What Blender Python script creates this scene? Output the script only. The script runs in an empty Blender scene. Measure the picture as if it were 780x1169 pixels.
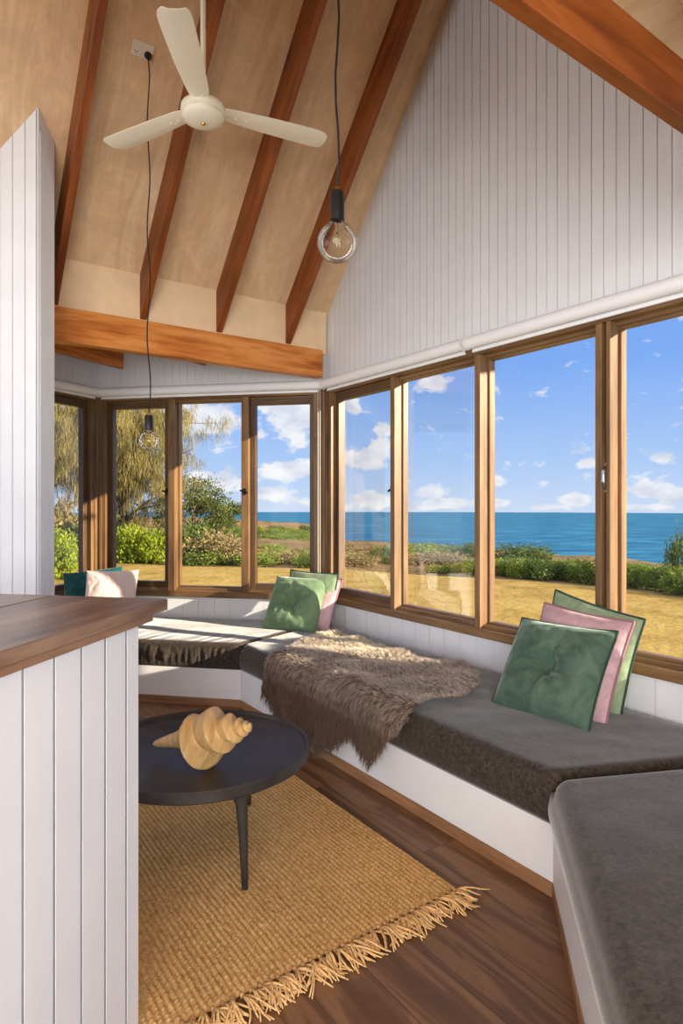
import bpy, bmesh, math, random
import numpy as np
from mathutils import Vector, Matrix, noise
random.seed(7)
rng = np.random.default_rng(7)
PI = math.pi
sc = bpy.context.scene
COL = sc.collection
V = Vector

# ------------------------------------------------------------------ helpers
def lin(r, g, b):
    def f(c):
        c /= 255.0
        return c/12.92 if c <= .04045 else ((c+.055)/1.055)**2.4
    return (f(r), f(g), f(b), 1.0)

def wm(o):
    m = o.matrix_basis.copy()
    while o.parent:
        o = o.parent
        m = o.matrix_basis @ m
    return m

def frame(o, ex, ey, ez):
    m = Matrix.Identity(4)
    for i, a in enumerate((ex, ey, ez)):
        a = V(a).normalized()
        m[0][i], m[1][i], m[2][i] = a
    m[0][3], m[1][3], m[2][3] = o
    return m

class MB:
    """collects shapes; build() links them as one mesh object"""
    def __init__(s):
        s.v, s.f, s.uv, s.col = [], [], [], None
    def add(s, verts, faces, uvf=None, M=None):
        b = len(s.v)
        for p in verts:
            s.v.append(tuple(M @ V(p)) if M else tuple(p))
        for k, f in enumerate(faces):
            s.f.append(tuple(i+b for i in f))
            s.uv.append(uvf[k] if uvf else [(verts[i][0], verts[i][1]) for i in f])
    def box(s, lo, hi, M=None):
        x0, y0, z0 = lo; x1, y1, z1 = hi
        vs = [(x, y, z) for z in (z0, z1) for y in (y0, y1) for x in (x0, x1)]
        fs = [(0,2,3,1), (4,5,7,6), (0,1,5,4), (2,6,7,3), (0,4,6,2), (1,3,7,5)]
        d = (x1-x0, y1-y0, z1-z0)
        L = d.index(max(d)); r = random.random()*9
        uv = []
        for f in fs:
            uv.append([(vs[i][L]+r, sum(vs[i][k] for k in range(3) if k != L)+r*.37) for i in f])
        s.add(vs, fs, uv, M)
    def prism(s, poly, z0, z1, M=None):
        n = len(poly)
        z1s = z1 if isinstance(z1, (list, tuple)) else [z1]*n
        vs = [(p[0], p[1], z0) for p in poly]+[(p[0], p[1], z1s[i]) for i, p in enumerate(poly)]
        fs = [tuple(range(n))[::-1], tuple(range(n, 2*n))]
        for i in range(n):
            j = (i+1) % n
            fs.append((i, j, n+j, n+i))
        s.add(vs, fs, None, M)
    def tube(s, pts, rad, n=8, caps=True, M=None):
        pts = [V(p) for p in pts]
        rad = rad if isinstance(rad, (list, tuple)) else [rad]*len(pts)
        vs, fs, uv = [], [], []
        up = None; acc = 0; accs = []
        for i, p in enumerate(pts):
            t = (pts[min(i+1, len(pts)-1)]-pts[max(i-1, 0)]).normalized()
            if up is None:
                up = t.orthogonal().normalized()
            else:
                up = (up - t*up.dot(t)).normalized()
            w = t.cross(up)
            if i: acc += (p-pts[i-1]).length
            accs.append(acc)
            for k in range(n):
                a = 2*PI*k/n
                vs.append(tuple(p+(up*math.cos(a)+w*math.sin(a))*rad[i]))
        for i in range(len(pts)-1):
            for k in range(n):
                k2 = (k+1) % n
                fs.append((i*n+k, i*n+k2, (i+1)*n+k2, (i+1)*n+k))
                uv.append([(accs[i], k/n*.1), (accs[i], (k+1)/n*.1), (accs[i+1], (k+1)/n*.1), (accs[i+1], k/n*.1)])
        if caps:
            fs.append(tuple(range(n))[::-1]); uv.append([(0, 0)]*n)
            b = (len(pts)-1)*n
            fs.append(tuple(range(b, b+n))); uv.append([(0, 0)]*n)
        s.add(vs, fs, uv, M)
    def lathe(s, prof, n=32, M=None, closed=False):
        """profile of (r, z) turned round local z"""
        vs, fs = [], []
        m = len(prof)
        for r, z in prof:
            for k in range(n):
                a = 2*PI*k/n
                vs.append((r*math.cos(a), r*math.sin(a), z))
        for i in range(m if closed else m-1):
            i2 = (i+1) % m
            for k in range(n):
                k2 = (k+1) % n
                fs.append((i*n+k, i*n+k2, i2*n+k2, i2*n+k))
        if not closed:
            if prof[0][0] > 1e-5: fs.append(tuple(range(n))[::-1])
            if prof[-1][0] > 1e-5: fs.append(tuple(range((m-1)*n, m*n)))
        s.add(vs, fs, None, M)
    def grid(s, P, M=None, closed_u=False):
        """P[i][j] points"""
        n, m = len(P), len(P[0])
        vs = [p for row in P for p in row]
        fs = []
        for i in range(n if closed_u else n-1):
            i2 = (i+1) % n
            for j in range(m-1):
                fs.append((i*m+j, i2*m+j, i2*m+j+1, i*m+j+1))
        s.add(vs, fs, None, M)
    def build(s, name, mat, parent=None, M=None, smooth=False, bevel=0, seg=2, auto=None):
        me = bpy.data.meshes.new(name)
        me.from_pydata(s.v, [], s.f)
        uvl = me.uv_layers.new(name='UVMap')
        flat = [c for f in s.uv for p in f for c in p]
        uvl.data.foreach_set('uv', flat)
        me.update()
        return put(name, me, mat, parent, M, smooth, bevel, seg, auto)

def put(name, me, mat, parent=None, M=None, smooth=False, bevel=0, seg=2, auto=None):
    if mat: me.materials.append(mat)
    o = bpy.data.objects.new(name, me)
    COL.objects.link(o)
    M = M or Matrix.Identity(4)
    if parent:
        o.parent = parent
        o.matrix_basis = wm(parent).inverted() @ M
    else:
        o.matrix_basis = M
    if smooth or auto:
        me.polygons.foreach_set('use_smooth', [True]*len(me.polygons))
    if auto:
        me.set_sharp_from_angle(angle=math.radians(auto))
    if bevel:
        b = o.modifiers.new('bevel', 'BEVEL'); b.width = bevel; b.segments = seg; b.limit_method = 'ANGLE'
    return o

def tag(o, label=None, cat=None, group=None, kind=None):
    if label: o['label'] = label
    if cat: o['category'] = cat
    if group: o['group'] = group
    if kind: o['kind'] = kind
    return o

def empty(name, loc, label, cat, group=None, kind=None, rz=0):
    o = bpy.data.objects.new(name, None)
    o.empty_display_size = .05
    o.location = loc; o.rotation_euler = (0, 0, rz)
    o.matrix_basis = Matrix.Translation(V(loc)) @ Matrix.Rotation(rz, 4, 'Z')
    COL.objects.link(o)
    return tag(o, label, cat, group, kind)

def copy_tree(o, parent=None):
    c = o.copy(); COL.objects.link(c)
    if parent: c.parent = parent
    for ch in list(o.children):
        copy_tree(ch, c)
    return c

# ------------------------------------------------------------------ materials
def newmat(name):
    m = bpy.data.materials.new(name); m.use_nodes = True
    nt = m.node_tree
    for n in list(nt.nodes): nt.nodes.remove(n)
    out = nt.nodes.new('ShaderNodeOutputMaterial')
    p = nt.nodes.new('ShaderNodeBsdfPrincipled')
    nt.links.new(p.outputs[0], out.inputs[0])
    return m, nt, p, out

def N(nt, typ, **kw):
    n = nt.nodes.new(typ)
    for k, v in kw.items():
        if k.startswith('_'): setattr(n, k[1:], v)
        else: n.inputs[k.replace('__', ' ')].default_value = v
    return n

def ramp(nt, fac, stops):
    r = nt.nodes.new('ShaderNodeValToRGB')
    el = r.color_ramp.elements
    while len(el) < len(stops): el.new(.5)
    for e, (p, c) in zip(el, stops):
        e.position = p; e.color = c if len(c) == 4 else (*c, 1)
    nt.links.new(fac, r.inputs[0])
    return r

def coords(nt, kind, scale=(1, 1, 1), rot=(0, 0, 0)):
    tc = nt.nodes.new('ShaderNodeTexCoord')
    mp = nt.nodes.new('ShaderNodeMapping')
    mp.inputs['Scale'].default_value = scale
    mp.inputs['Rotation'].default_value = rot
    nt.links.new(tc.outputs[kind], mp.inputs[0])
    return mp.outputs[0]

def bump(nt, h, p, strength=.3, dist=.01):
    b = N(nt, 'ShaderNodeBump', Strength=strength, Distance=dist)
    nt.links.new(h, b.inputs['Height'])
    nt.links.new(b.outputs[0], p.inputs['Normal'])
    return b

def plain(name, c, rough=.5, metal=0, nscale=30, var=.06, bumps=.05, spec=.5):
    m, nt, p, _ = newmat(name)
    v = coords(nt, 'Object')
    n = N(nt, 'ShaderNodeTexNoise', Scale=nscale, Detail=3.0); nt.links.new(v, n.inputs[0])
    a = tuple(max(0, x*(1-var)) for x in c[:3]); b = tuple(min(1, x*(1+var)) for x in c[:3])
    r = ramp(nt, n.outputs[0], [(.3, a), (.7, b)])
    nt.links.new(r.outputs[0], p.inputs['Base Color'])
    p.inputs['Roughness'].default_value = rough; p.inputs['Metallic'].default_value = metal
    p.inputs['Specular IOR Level'].default_value = spec
    if bumps: bump(nt, n.outputs[0], p, bumps, .002)
    return m

def wood(name, dark, mid, light, rough=.45, kind='UV', sc=1.0, knots=True, spec=.4, contrast=1.0):
    """grain runs along u (UV) or along local x"""
    m, nt, p, _ = newmat(name)
    v = coords(nt, kind, (2.2*sc, 26*sc, 26*sc))
    n1 = N(nt, 'ShaderNodeTexNoise', Scale=1.0, Detail=6.0, Roughness=.6, Distortion=.6); nt.links.new(v, n1.inputs[0])
    v2 = coords(nt, kind, (.9*sc, 5*sc, 5*sc))
    n2 = N(nt, 'ShaderNodeTexNoise', Scale=1.3, Detail=3.0, Distortion=1.2); nt.links.new(v2, n2.inputs[0])
    mx = N(nt, 'ShaderNodeMix', _data_type='FLOAT'); mx.inputs[0].default_value = .5
    nt.links.new(n1.outputs[0], mx.inputs[2]); nt.links.new(n2.outputs[0], mx.inputs[3])
    k = .16/contrast
    r = ramp(nt, mx.outputs[0], [(.5-k, dark), (.5, mid), (.5+k, light)])
    col = r.outputs[0]
    if knots:
        v3 = coords(nt, kind, (1.6*sc, 6.5*sc, 6.5*sc))
        vo = N(nt, 'ShaderNodeTexVoronoi', Scale=1.0); nt.links.new(v3, vo.inputs['Vector'])
        kr = ramp(nt, vo.outputs[0], [(.05, (1, 1, 1, 1)), (.16, (0, 0, 0, 1))])
        mc = N(nt, 'ShaderNodeMix', _data_type='RGBA')
        nt.links.new(kr.outputs[0], mc.inputs[0]); nt.links.new(col, mc.inputs[6])
        mc.inputs[7].default_value = tuple(x*.45 for x in dark[:3])+(1,)
        col = mc.outputs[2]
    nt.links.new(col, p.inputs['Base Color'])
    p.inputs['Roughness'].default_value = rough
    p.inputs['Specular IOR Level'].default_value = spec
    bump(nt, n1.outputs[0], p, .15, .002)
    return m

def velvet(name, dark, light, scale=16, rough=.9, sheen=.5, tint=None):
    m, nt, p, _ = newmat(name)
    v = coords(nt, 'Object')
    n = N(nt, 'ShaderNodeTexNoise', Scale=scale, Detail=6.0, Roughness=.7, Distortion=.8); nt.links.new(v, n.inputs[0])
    n2 = N(nt, 'ShaderNodeTexNoise', Scale=420.0, Detail=2.0); nt.links.new(v, n2.inputs[0])
    r = ramp(nt, n.outputs[0], [(.36, dark), (.66, light)])
    nt.links.new(r.outputs[0], p.inputs['Base Color'])
    p.inputs['Roughness'].default_value = rough
    p.inputs['Specular IOR Level'].default_value = .15
    p.inputs['Sheen Weight'].default_value = sheen
    p.inputs['Sheen Roughness'].default_value = .35
    if tint: p.inputs['Sheen Tint'].default_value = tint
    bump(nt, n2.outputs[0], p, .25, .002)
    return m

def glassmat(name, ior=1.45, k=1.0, tint=(1, 1, 1, 1)):
    m, nt, p, out = newmat(name)
    nt.nodes.remove(p)
    t = N(nt, 'ShaderNodeBsdfTransparent'); t.inputs[0].default_value = tint
    g = N(nt, 'ShaderNodeBsdfGlossy'); g.inputs['Roughness'].default_value = .0
    fr = N(nt, 'ShaderNodeFresnel'); fr.inputs[0].default_value = ior
    mu = N(nt, 'ShaderNodeMath', _operation='MULTIPLY'); mu.inputs[1].default_value = k
    nt.links.new(fr.outputs[0], mu.inputs[0])
    mx = N(nt, 'ShaderNodeMixShader')
    nt.links.new(mu.outputs[0], mx.inputs[0]); nt.links.new(t.outputs[0], mx.inputs[1]); nt.links.new(g.outputs[0], mx.inputs[2])
    nt.links.new(mx.outputs[0], out.inputs[0])
    return m

def leafmat(name, c1, c2, trans=.35):
    m, nt, p, out = newmat(name)
    v = coords(nt, 'Object')
    n = N(nt, 'ShaderNodeTexNoise', Scale=1.6, Detail=5.0, Roughness=.7); nt.links.new(v, n.inputs[0])
    r = ramp(nt, n.outputs[0], [(.32, c1), (.68, c2)])
    nt.links.new(r.outputs[0], p.inputs['Base Color'])
    p.inputs['Roughness'].default_value = .7; p.inputs['Specular IOR Level'].default_value = .2
    tr = N(nt, 'ShaderNodeBsdfTranslucent'); nt.links.new(r.outputs[0], tr.inputs[0])
    mx = N(nt, 'ShaderNodeMixShader'); mx.inputs[0].default_value = trans
    nt.links.new(p.outputs[0], mx.inputs[1]); nt.links.new(tr.outputs[0], mx.inputs[2])
    nt.links.new(mx.outputs[0], out.inputs[0])
    return m

M_WALL = plain('white_tongue_and_groove', lin(226, 228, 231), .55, nscale=5, var=.025, bumps=.02, spec=.3)
M_SATIN = plain('white_satin_paint', lin(236, 237, 238), .4, nscale=6, var=.015, bumps=.0)
M_BLIND = plain('white_blind_fabric', lin(240, 241, 242), .6, nscale=60, var=.015, bumps=.05)
M_PLY = None
def ply():
    m, nt, p, _ = newmat('limed_plywood')
    v = coords(nt, 'UV', (1.3, 7, 1))
    n = N(nt, 'ShaderNodeTexNoise', Scale=1.0, Detail=7.0, Roughness=.65, Distortion=1.6); nt.links.new(v, n.inputs[0])
    r = ramp(nt, n.outputs[0], [(.3, lin(216, 178, 134)), (.5, lin(228, 194, 150)), (.72, lin(238, 212, 174))])
    v2 = coords(nt, 'UV', (1.1, 1.1, 1))
    n2 = N(nt, 'ShaderNodeTexNoise', Scale=2.4, Detail=8.0, Roughness=.75, Distortion=2.2); nt.links.new(v2, n2.inputs[0])
    r2 = ramp(nt, n2.outputs[0], [(.42, (.86, .86, .87, 1)), (.62, (1, 1, 1, 1))])
    mx = N(nt, 'ShaderNodeMix', _data_type='RGBA', _blend_type='MULTIPLY'); mx.inputs[0].default_value = 1
    nt.links.new(r.outputs[0], mx.inputs[6]); nt.links.new(r2.outputs[0], mx.inputs[7])
    nt.links.new(mx.outputs[2], p.inputs['Base Color'])
    p.inputs['Roughness'].default_value = .6
    return m
M_PLY = ply()
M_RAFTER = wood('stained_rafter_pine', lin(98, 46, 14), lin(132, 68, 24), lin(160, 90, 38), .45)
M_BEAM = wood('orange_stained_pine', lin(156, 82, 26), lin(200, 118, 48), lin(222, 148, 76), .42, contrast=1.5)
M_FRAME = wood('cedar_window_timber', lin(88, 63, 39), lin(120, 90, 58), lin(146, 114, 77), .4, knots=False)
M_SASH = wood('dark_cedar_sash', lin(66, 48, 32), lin(92, 68, 45), lin(112, 86, 58), .4, knots=False)
M_KICK = wood('oak_kickboard', lin(120, 84, 56), lin(150, 110, 76), lin(176, 134, 96), .5, knots=False)
M_BAR = wood('weathered_bar_timber', lin(84, 60, 46), lin(122, 92, 72), lin(164, 136, 114), .3, spec=.6, contrast=.9)
M_BARTRIM = wood('bar_edge_timber', lin(120, 88, 66), lin(150, 114, 88), lin(176, 140, 112), .5, knots=False)
M_VELV = velvet('charcoal_brown_velvet', lin(42, 36, 31), lin(80, 71, 62), 60, sheen=.7)
M_GREEN = velvet('sage_green_velvet', lin(96, 122, 92), lin(124, 148, 112), 9, sheen=.55, tint=(.8, 1, .85, 1))
M_DGREEN = velvet('bottle_green_velvet', lin(64, 88, 74), lin(94, 116, 99), 9, sheen=.6, tint=(.8, 1, .9, 1))
M_LGREEN = velvet('pale_sage_velvet', lin(122, 144, 114), lin(152, 170, 136), 9, sheen=.5)
M_PINK = velvet('dusty_pink_velvet', lin(178, 142, 148), lin(206, 172, 176), 9, sheen=.45)
M_BLUSH = plain('blush_linen', lin(240, 214, 206), .9, nscale=180, var=.05, bumps=.3, spec=.1)
M_TEAL = velvet('teal_velvet', lin(22, 70, 72), lin(42, 96, 96), 9, sheen=.4)
M_PIPE = plain('dark_green_piping', lin(36, 62, 50), .8, nscale=200)
M_PIPEP = plain('pink_piping', lin(150, 104, 116), .8, nscale=200)
M_TABLE = plain('blackened_table', lin(60, 55, 52), .46, nscale=9, var=.28, bumps=.06, spec=.25)
M_SHELLW = wood('carved_pale_wood', lin(176, 136, 82), lin(206, 168, 110), lin(226, 192, 138), .5, 'Object', 2.2, False)
M_BLACK = plain('black_plastic', lin(22, 22, 23), .4)
M_FAN = plain('cream_enamel', lin(238, 232, 212), .4, nscale=8, var=.015, bumps=0)
M_BRASS = plain('brass', lin(190, 160, 80), .3, 1)
M_STEEL = plain('brushed_steel', lin(190, 188, 184), .28, 1)
M_DARKM = plain('dark_bronze_metal', lin(58, 52, 46), .35, .8)
M_SOCK = plain('white_plastic', lin(226, 216, 198), .4, var=.01, bumps=0)
M_GLASS = glassmat('window_glass', 1.4, .16)
M_BULB = glassmat('bulb_glass', 1.35, .8, (.985, .975, .95, 1))
M_CORD = plain('black_cord', lin(20, 19, 19), .7)
M_WCORD = plain('cream_cord', lin(196, 186, 166), .7)

def floormat():
    m, nt, p, _ = newmat('smoked_oak_planks')
    v = coords(nt, 'UV')
    br = N(nt, 'ShaderNodeTexBrick', Scale=1.0)
    br.offset = .37; br.offset_frequency = 2
    br.inputs['Brick Width'].default_value = 1.9; br.inputs['Row Height'].default_value = .185
    br.inputs['Mortar Size'].default_value = .0016; br.inputs['Mortar Smooth'].default_value = .2
    br.inputs['Color1'].default_value = (.2, .2, .2, 1); br.inputs['Color2'].default_value = (.9, .9, .9, 1)
    br.inputs['Mortar'].default_value = (0, 0, 0, 1)
    nt.links.new(v, br.inputs[0])
    # grain, shifted per plank
    sep = N(nt, 'ShaderNodeSeparateXYZ'); nt.links.new(v, sep.inputs[0])
    mu = N(nt, 'ShaderNodeMath', _operation='MULTIPLY'); mu.inputs[1].default_value = 9.0
    nt.links.new(br.outputs[0], mu.inputs[0])
    ad = N(nt, 'ShaderNodeMath', _operation='ADD'); nt.links.new(sep.outputs[0], ad.inputs[0]); nt.links.new(mu.outputs[0], ad.inputs[1])
    cb = N(nt, 'ShaderNodeCombineXYZ'); nt.links.new(ad.outputs[0], cb.inputs[0]); nt.links.new(sep.outputs[1], cb.inputs[1])
    mp = N(nt, 'ShaderNodeMapping'); mp.inputs['Scale'].default_value = (1.4, 16, 1); nt.links.new(cb.outputs[0], mp.inputs[0])
    n = N(nt, 'ShaderNodeTexNoise', Scale=1.0, Detail=6.0, Roughness=.55, Distortion=.5); nt.links.new(mp.outputs[0], n.inputs[0])
    wv = N(nt, 'ShaderNodeMath', _operation='MULTIPLY'); wv.inputs[1].default_value = 26.0; nt.links.new(n.outputs[0], wv.inputs[0])
    sn = N(nt, 'ShaderNodeMath', _operation='SINE'); nt.links.new(wv.outputs[0], sn.inputs[0])
    r = ramp(nt, n.outputs[0], [(.3, lin(92, 64, 43)), (.52, lin(126, 92, 64)), (.75, lin(156, 120, 86))])
    rs = ramp(nt, sn.outputs[0], [(.15, (.72, .70, .68, 1)), (.6, (1, 1, 1, 1))])
    mx = N(nt, 'ShaderNodeMix', _data_type='RGBA', _blend_type='MULTIPLY'); mx.inputs[0].default_value = .7
    nt.links.new(r.outputs[0], mx.inputs[6]); nt.links.new(rs.outputs[0], mx.inputs[7])
    rp = ramp(nt, br.outputs[0], [(.1, (.35, .35, .35, 1)), (.2, (.82, .82, .82, 1)), (.9, (1.08, 1.06, 1.04, 1))])
    mx2 = N(nt, 'ShaderNodeMix', _data_type='RGBA', _blend_type='MULTIPLY'); mx2.inputs[0].default_value = 1
    nt.links.new(mx.outputs[2], mx2.inputs[6]); nt.links.new(rp.outputs[0], mx2.inputs[7])
    nt.links.new(mx2.outputs[2], p.inputs['Base Color'])
    p.inputs['Roughness'].default_value = .42; p.inputs['Specular IOR Level'].default_value = .35
    bump(nt, n.outputs[0], p, .08, .003)
    return m
M_FLOOR = floormat()

# ------------------------------------------------------------------ measured frame of the room
E, F, HY = 1.35, 740.0, 574.0        # eye height, focal length (px of 780x1169), horizon row
def at_z(px, py, z):
    y = F*(E-z)/(py-HY)
    return V(((px-390)/F*y, y, z))
def at_y(px, py, y):
    return V(((px-390)/F*y, y, E-(py-HY)/F*y))
c11, s11 = math.cos(math.radians(11)), math.sin(math.radians(11))
c56, s56 = math.cos(math.radians(56)), math.sin(math.radians(56))
UP = V((0, 0, 1))
d0 = V((-c11, s11, 0))      # along the back wall, leftwards
n0 = V((s11, c11, 0))       # outwards through the back wall
g = V((c56, -s56, 0))       # along the gable wall, towards the viewer
n1 = V((s56, c56, 0))       # outwards through the gable wall
p = V((-math.cos(math.radians(36)), -math.sin(math.radians(36)), 0))   # along the beams, away from the gable wall
gr = V((-p.y, p.x, 0))       # across the beams, towards the viewer
A = V((-.6635, 4.269, 0))   # bench front corner, far
LB = 2.479
B = A + g*LB
D = .904
C0 = A + (n0+n1).normalized()*D/math.cos(math.radians(22.5))
GL = LB + 2*D*math.tan(math.radians(22.5))
C1 = C0 + g*GL
BL_ = 1.97                   # back wall length
L0 = C0 + d0*BL_
hl = math.radians(67)
wl = V((-math.cos(hl), -math.sin(hl), 0))   # along the left wall, towards the viewer
nl = V((-math.sin(hl), math.cos(hl), 0))    # outwards
d2 = n0 * -1                 # along the right-hand side wall, towards viewer
n2 = -d0
ZB = .421                    # seat cushions' top
ZS, ZH = .593, 2.25          # window bottom and head
ZR0 = 2.785; TAN = 1.171     # roof at the beam, pitch
PITCH = math.atan(TAN)
def gt(px):
    u = (px-390)/F
    return (u*C0.y - C0.x)/(g.x - u*g.y)
def bt(px):
    u = (px-390)/F
    return (u*C0.y - C0.x)/(d0.x - u*d0.y)
def lt(px):
    u = (px-390)/F
    return (u*L0.y - L0.x)/(wl.x - u*wl.y)
def Q(q, s, z):              # q across the roof from the far beam, s along the beam from the gable wall
    return C0 + gr*q + p*s + UP*z

# ------------------------------------------------------------------ walls
def boards(mb, P, dr, nin, t0, t1, zb, zt, w, gr=.008, sw=.0016, th=.09):
    """tongue and groove boards with V joints, front at P, from t0 to t1"""
    n = max(1, round((t1-t0)/w)); w = (t1-t0)/n
    prof = []
    for i in range(n):
        a, b = t0+i*w, t0+(i+1)*w
        k = sw+gr*1.1      # joint widens behind the visible gap, as tongue and groove does
        prof += [(a, -gr), (a+k, -gr), (a+sw, -.0008), (a+sw+.0008, 0), (b-sw-.0008, 0), (b-sw, -.0008), (b-k, -gr)]
    prof.append((t1, -gr))
    for (ta, ya), (tb, yb) in zip(prof, prof[1:]):
        pa, pb = P+dr*ta, P+dr*tb
        fa, fb = pa+nin*ya, pb+nin*yb
        ba, bb = pa-nin*th, pb-nin*th
        za0 = zb(ta) if callable(zb) else zb; zb0 = zb(tb) if callable(zb) else zb
        za1 = zt(ta) if callable(zt) else zt; zb1 = zt(tb) if callable(zt) else zt
        vs = [fa+UP*za0, fb+UP*zb0, fb+UP*zb1, fa+UP*za1, ba+UP*za0, bb+UP*zb0, bb+UP*zb1, ba+UP*za1]
        mb.add([tuple(v) for v in vs], [(0, 1, 2, 3), (5, 4, 7, 6), (3, 2, 6, 7), (4, 5, 1, 0)])

def roof(q):
    return ZR0 + TAN*min(q, GL-q)
mb = MB()
boards(mb, C0, g, -n1, 0, GL, ZH, lambda t: roof(t*.9994)+.004, .066)
boards(mb, C0, g, -n1, 0, GL, 0, ZS, .135)
tag(mb.build('wall_right', M_WALL), kind='structure')
mb = MB()
boards(mb, C0, d0, -n0, -.03, BL_+.05, ZH, 2.8, .066)
boards(mb, C0, d0, -n0, -.03, BL_+.05, 0, ZS, .135)
tag(mb.build('wall_back', M_WALL), kind='structure')
LL = 2.6
mb = MB()
boards(mb, L0, wl, -nl, 0, LL, ZH, 2.8, .066)
boards(mb, L0, wl, -nl, 0, LL, 0, ZS, .135)
tag(mb.build('wall_left', M_WALL), kind='structure')
mb = MB()
boards(mb, C1, d2, -n2, 0, 3.5, 0, 3.6, .135)
boards(mb, C1, d2, -n2, 3.5, 6.2, 2.35, 3.6, .135)  # left open below, an opening added to let light in
tag(mb.build('wall_side', M_WALL), kind='structure')
# partition stub at the left, climbing to the sloping ceiling
def on_roof(px, py):
    u, v = (px-390)/F, (HY-py)/F
    y = (ZR0+TAN*(-C0).dot(gr)-E)/(v-TAN*(u*gr.x+gr.y))
    return V((u*y, y, E+v*y))
P1 = on_roof(43, 122); P1.z = 0
def qof(v): return (V((v.x, v.y, 0))-V((C0.x, C0.y, 0))).dot(gr)
mb = MB()
boards(mb, P1, d0, -n0, 0, 2.6, 0, lambda t: max(2.4, ZR0+TAN*qof(P1+d0*t)-.004), .075, th=.12)
cap = [P1, P1+n0*.124]
zz = [ZR0+TAN*qof(v)-.004 for v in cap]
vs = [cap[0]-d0*.004, cap[1]-d0*.004, cap[1]-d0*.004+UP*zz[1], cap[0]-d0*.004+UP*zz[0], cap[0]+d0*.01, cap[1]+d0*.01, cap[1]+d0*.01+UP*zz[1], cap[0]+d0*.01+UP*zz[0]]
mb.add([tuple(v) for v in vs], [(0, 1, 2, 3), (0, 3, 7, 4), (1, 5, 6, 2), (3, 2, 6, 7)])
for k in range(3):
    M = frame(P1+n0*(.012+k*.04), n0, -d0, UP)
    mb.box((0, .0, 0), (.036, .008, zz[1]-.02), M)
tag(mb.build('wall_partition', M_WALL), kind='structure')

# floor: planks run along the gable wall
mb = MB()
Mf = frame(V((0, 0, 0)), g, n1, UP)
fp = [(-9, -5.2, 0), (6, -5.2, 0), (6, 5.5, 0), (-9, 5.5, 0)]
corners = [V((-4.2, -3.4, 0)), V((2.95, -3.6, 0)), C1, C0, L0, V((-3.3, 2.9, 0)), V((-4.2, 2.9, 0))]
loc = [Mf.inverted() @ (c+(c-V((-.5, 1.5, 0))).normalized()*.1) for c in corners]
poly = [(v.x, v.y) for v in loc]
n = len(poly)
mb.add([(x, y, 0) for x, y in poly]+[(x, y, -.12) for x, y in poly],
       [tuple(range(n)), tuple(range(n, 2*n))[::-1]]+[(i, n+i, n+(i+1) % n, (i+1) % n) for i in range(n)])
tag(mb.build('floor', M_FLOOR, None, Mf), kind='structure')

# ceiling: two plywood slopes, flat bay ceiling, side ceiling
mb = MB()
def slab(pts, th=.03):
    pts = [V(q) for q in pts]
    nrm = (pts[1]-pts[0]).cross(pts[3]-pts[0]).normalized()
    if nrm.z < 0: nrm = -nrm
    vs = pts+[q+nrm*th for q in pts]
    ex = (pts[3]-pts[0]).length; ey = (pts[1]-pts[0]).length
    uv = [(0, 0), (0, ey), (ex, ey), (ex, 0)]
    mb.add([tuple(v) for v in vs], [(0, 1, 2, 3), (7, 6, 5, 4), (0, 4, 5, 1), (1, 5, 6, 2), (2, 6, 7, 3), (3, 7, 4, 0)],
           [[uv[i % 4] for i in f] for f in [(0, 1, 2, 3), (3, 2, 1, 0), (0, 0, 1, 1), (1, 1, 2, 2), (2, 2, 3, 3), (3, 3, 0, 0)]])
SL = 6.0
hq = GL/2
slab([Q(-.1, -.1, roof(0)-.1*TAN), Q(-.1, SL, roof(0)-.1*TAN), Q(hq, SL, roof(hq)), Q(hq, -.1, roof(hq))])
slab([Q(hq, -.1, roof(hq)), Q(hq, SL, roof(hq)), Q(GL+.14, SL, roof(0)-.14*TAN), Q(GL+.14, -.1, roof(0)-.14*TAN)])
slab([Q(GL+.0, -1.2, 2.64), Q(GL+.0, SL, 2.64), Q(GL+4.6, SL, 3.6), Q(GL+4.6, -1.2, 3.6)])
bay = [C0-d0*.3-n0*.0, L0+d0*.1, L0+wl*LL, L0+wl*LL+d0*-1.8-n0*.6]
slab([Q(-.02, -.4, 2.8), L0+n0*.2+d0*.3+UP*2.8, L0+wl*(LL+.6)+d0*.3+UP*2.8, Q(-.02, 3.6, 2.8)])
tag(mb.build('ceiling', M_PLY), kind='structure')
# plywood closing board above the beam, its frontal light put into a paler colour
mb = MB()
Mb = frame(Q(0, 0, 0), p, gr, UP)
mb.box((0.02, .02, 2.5), (5.0, .035, ZR0+TAN*.035+.012), Mb)
tag(mb.build('trim_1', plain('plywood_strip_lit', lin(236, 208, 168), .6, nscale=7, var=.07, bumps=0)), kind='structure')

# beams and rafters
ZB0, ZB1 = 2.312, 2.518
mb = MB(); mb.box((0, 0, 0), (5.0, .085, ZB1-ZB0))
o = mb.build('ceiling_beam', M_BEAM, None, frame(Q(.0, 0.085, ZB0), p, gr, UP), bevel=.004)
tag(o, 'long orange pine beam above the back windows, carrying the rafters', 'beam')
p2 = V((-.803, -.596, 0)); w2 = V((.596, -.803, 0))
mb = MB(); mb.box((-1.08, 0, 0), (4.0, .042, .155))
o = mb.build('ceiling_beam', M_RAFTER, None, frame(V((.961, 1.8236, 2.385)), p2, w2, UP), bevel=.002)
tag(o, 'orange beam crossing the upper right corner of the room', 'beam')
mb = MB(); mb.box((-.9, 0, 0), (4.0, .05, .12))
o = mb.build('ceiling_beam', M_RAFTER, None, frame(V((.961, 1.8236, 2.545))+w2*.17, p2, w2, UP), bevel=.003)
tag(o, 'dark timber at the extreme upper right, behind the corner beam', 'beam')
RL = (hq+.02)/math.cos(PITCH)
exr = gr*math.cos(PITCH)+UP*math.sin(PITCH)
ezr = -gr*math.sin(PITCH)+UP*math.cos(PITCH)
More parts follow.
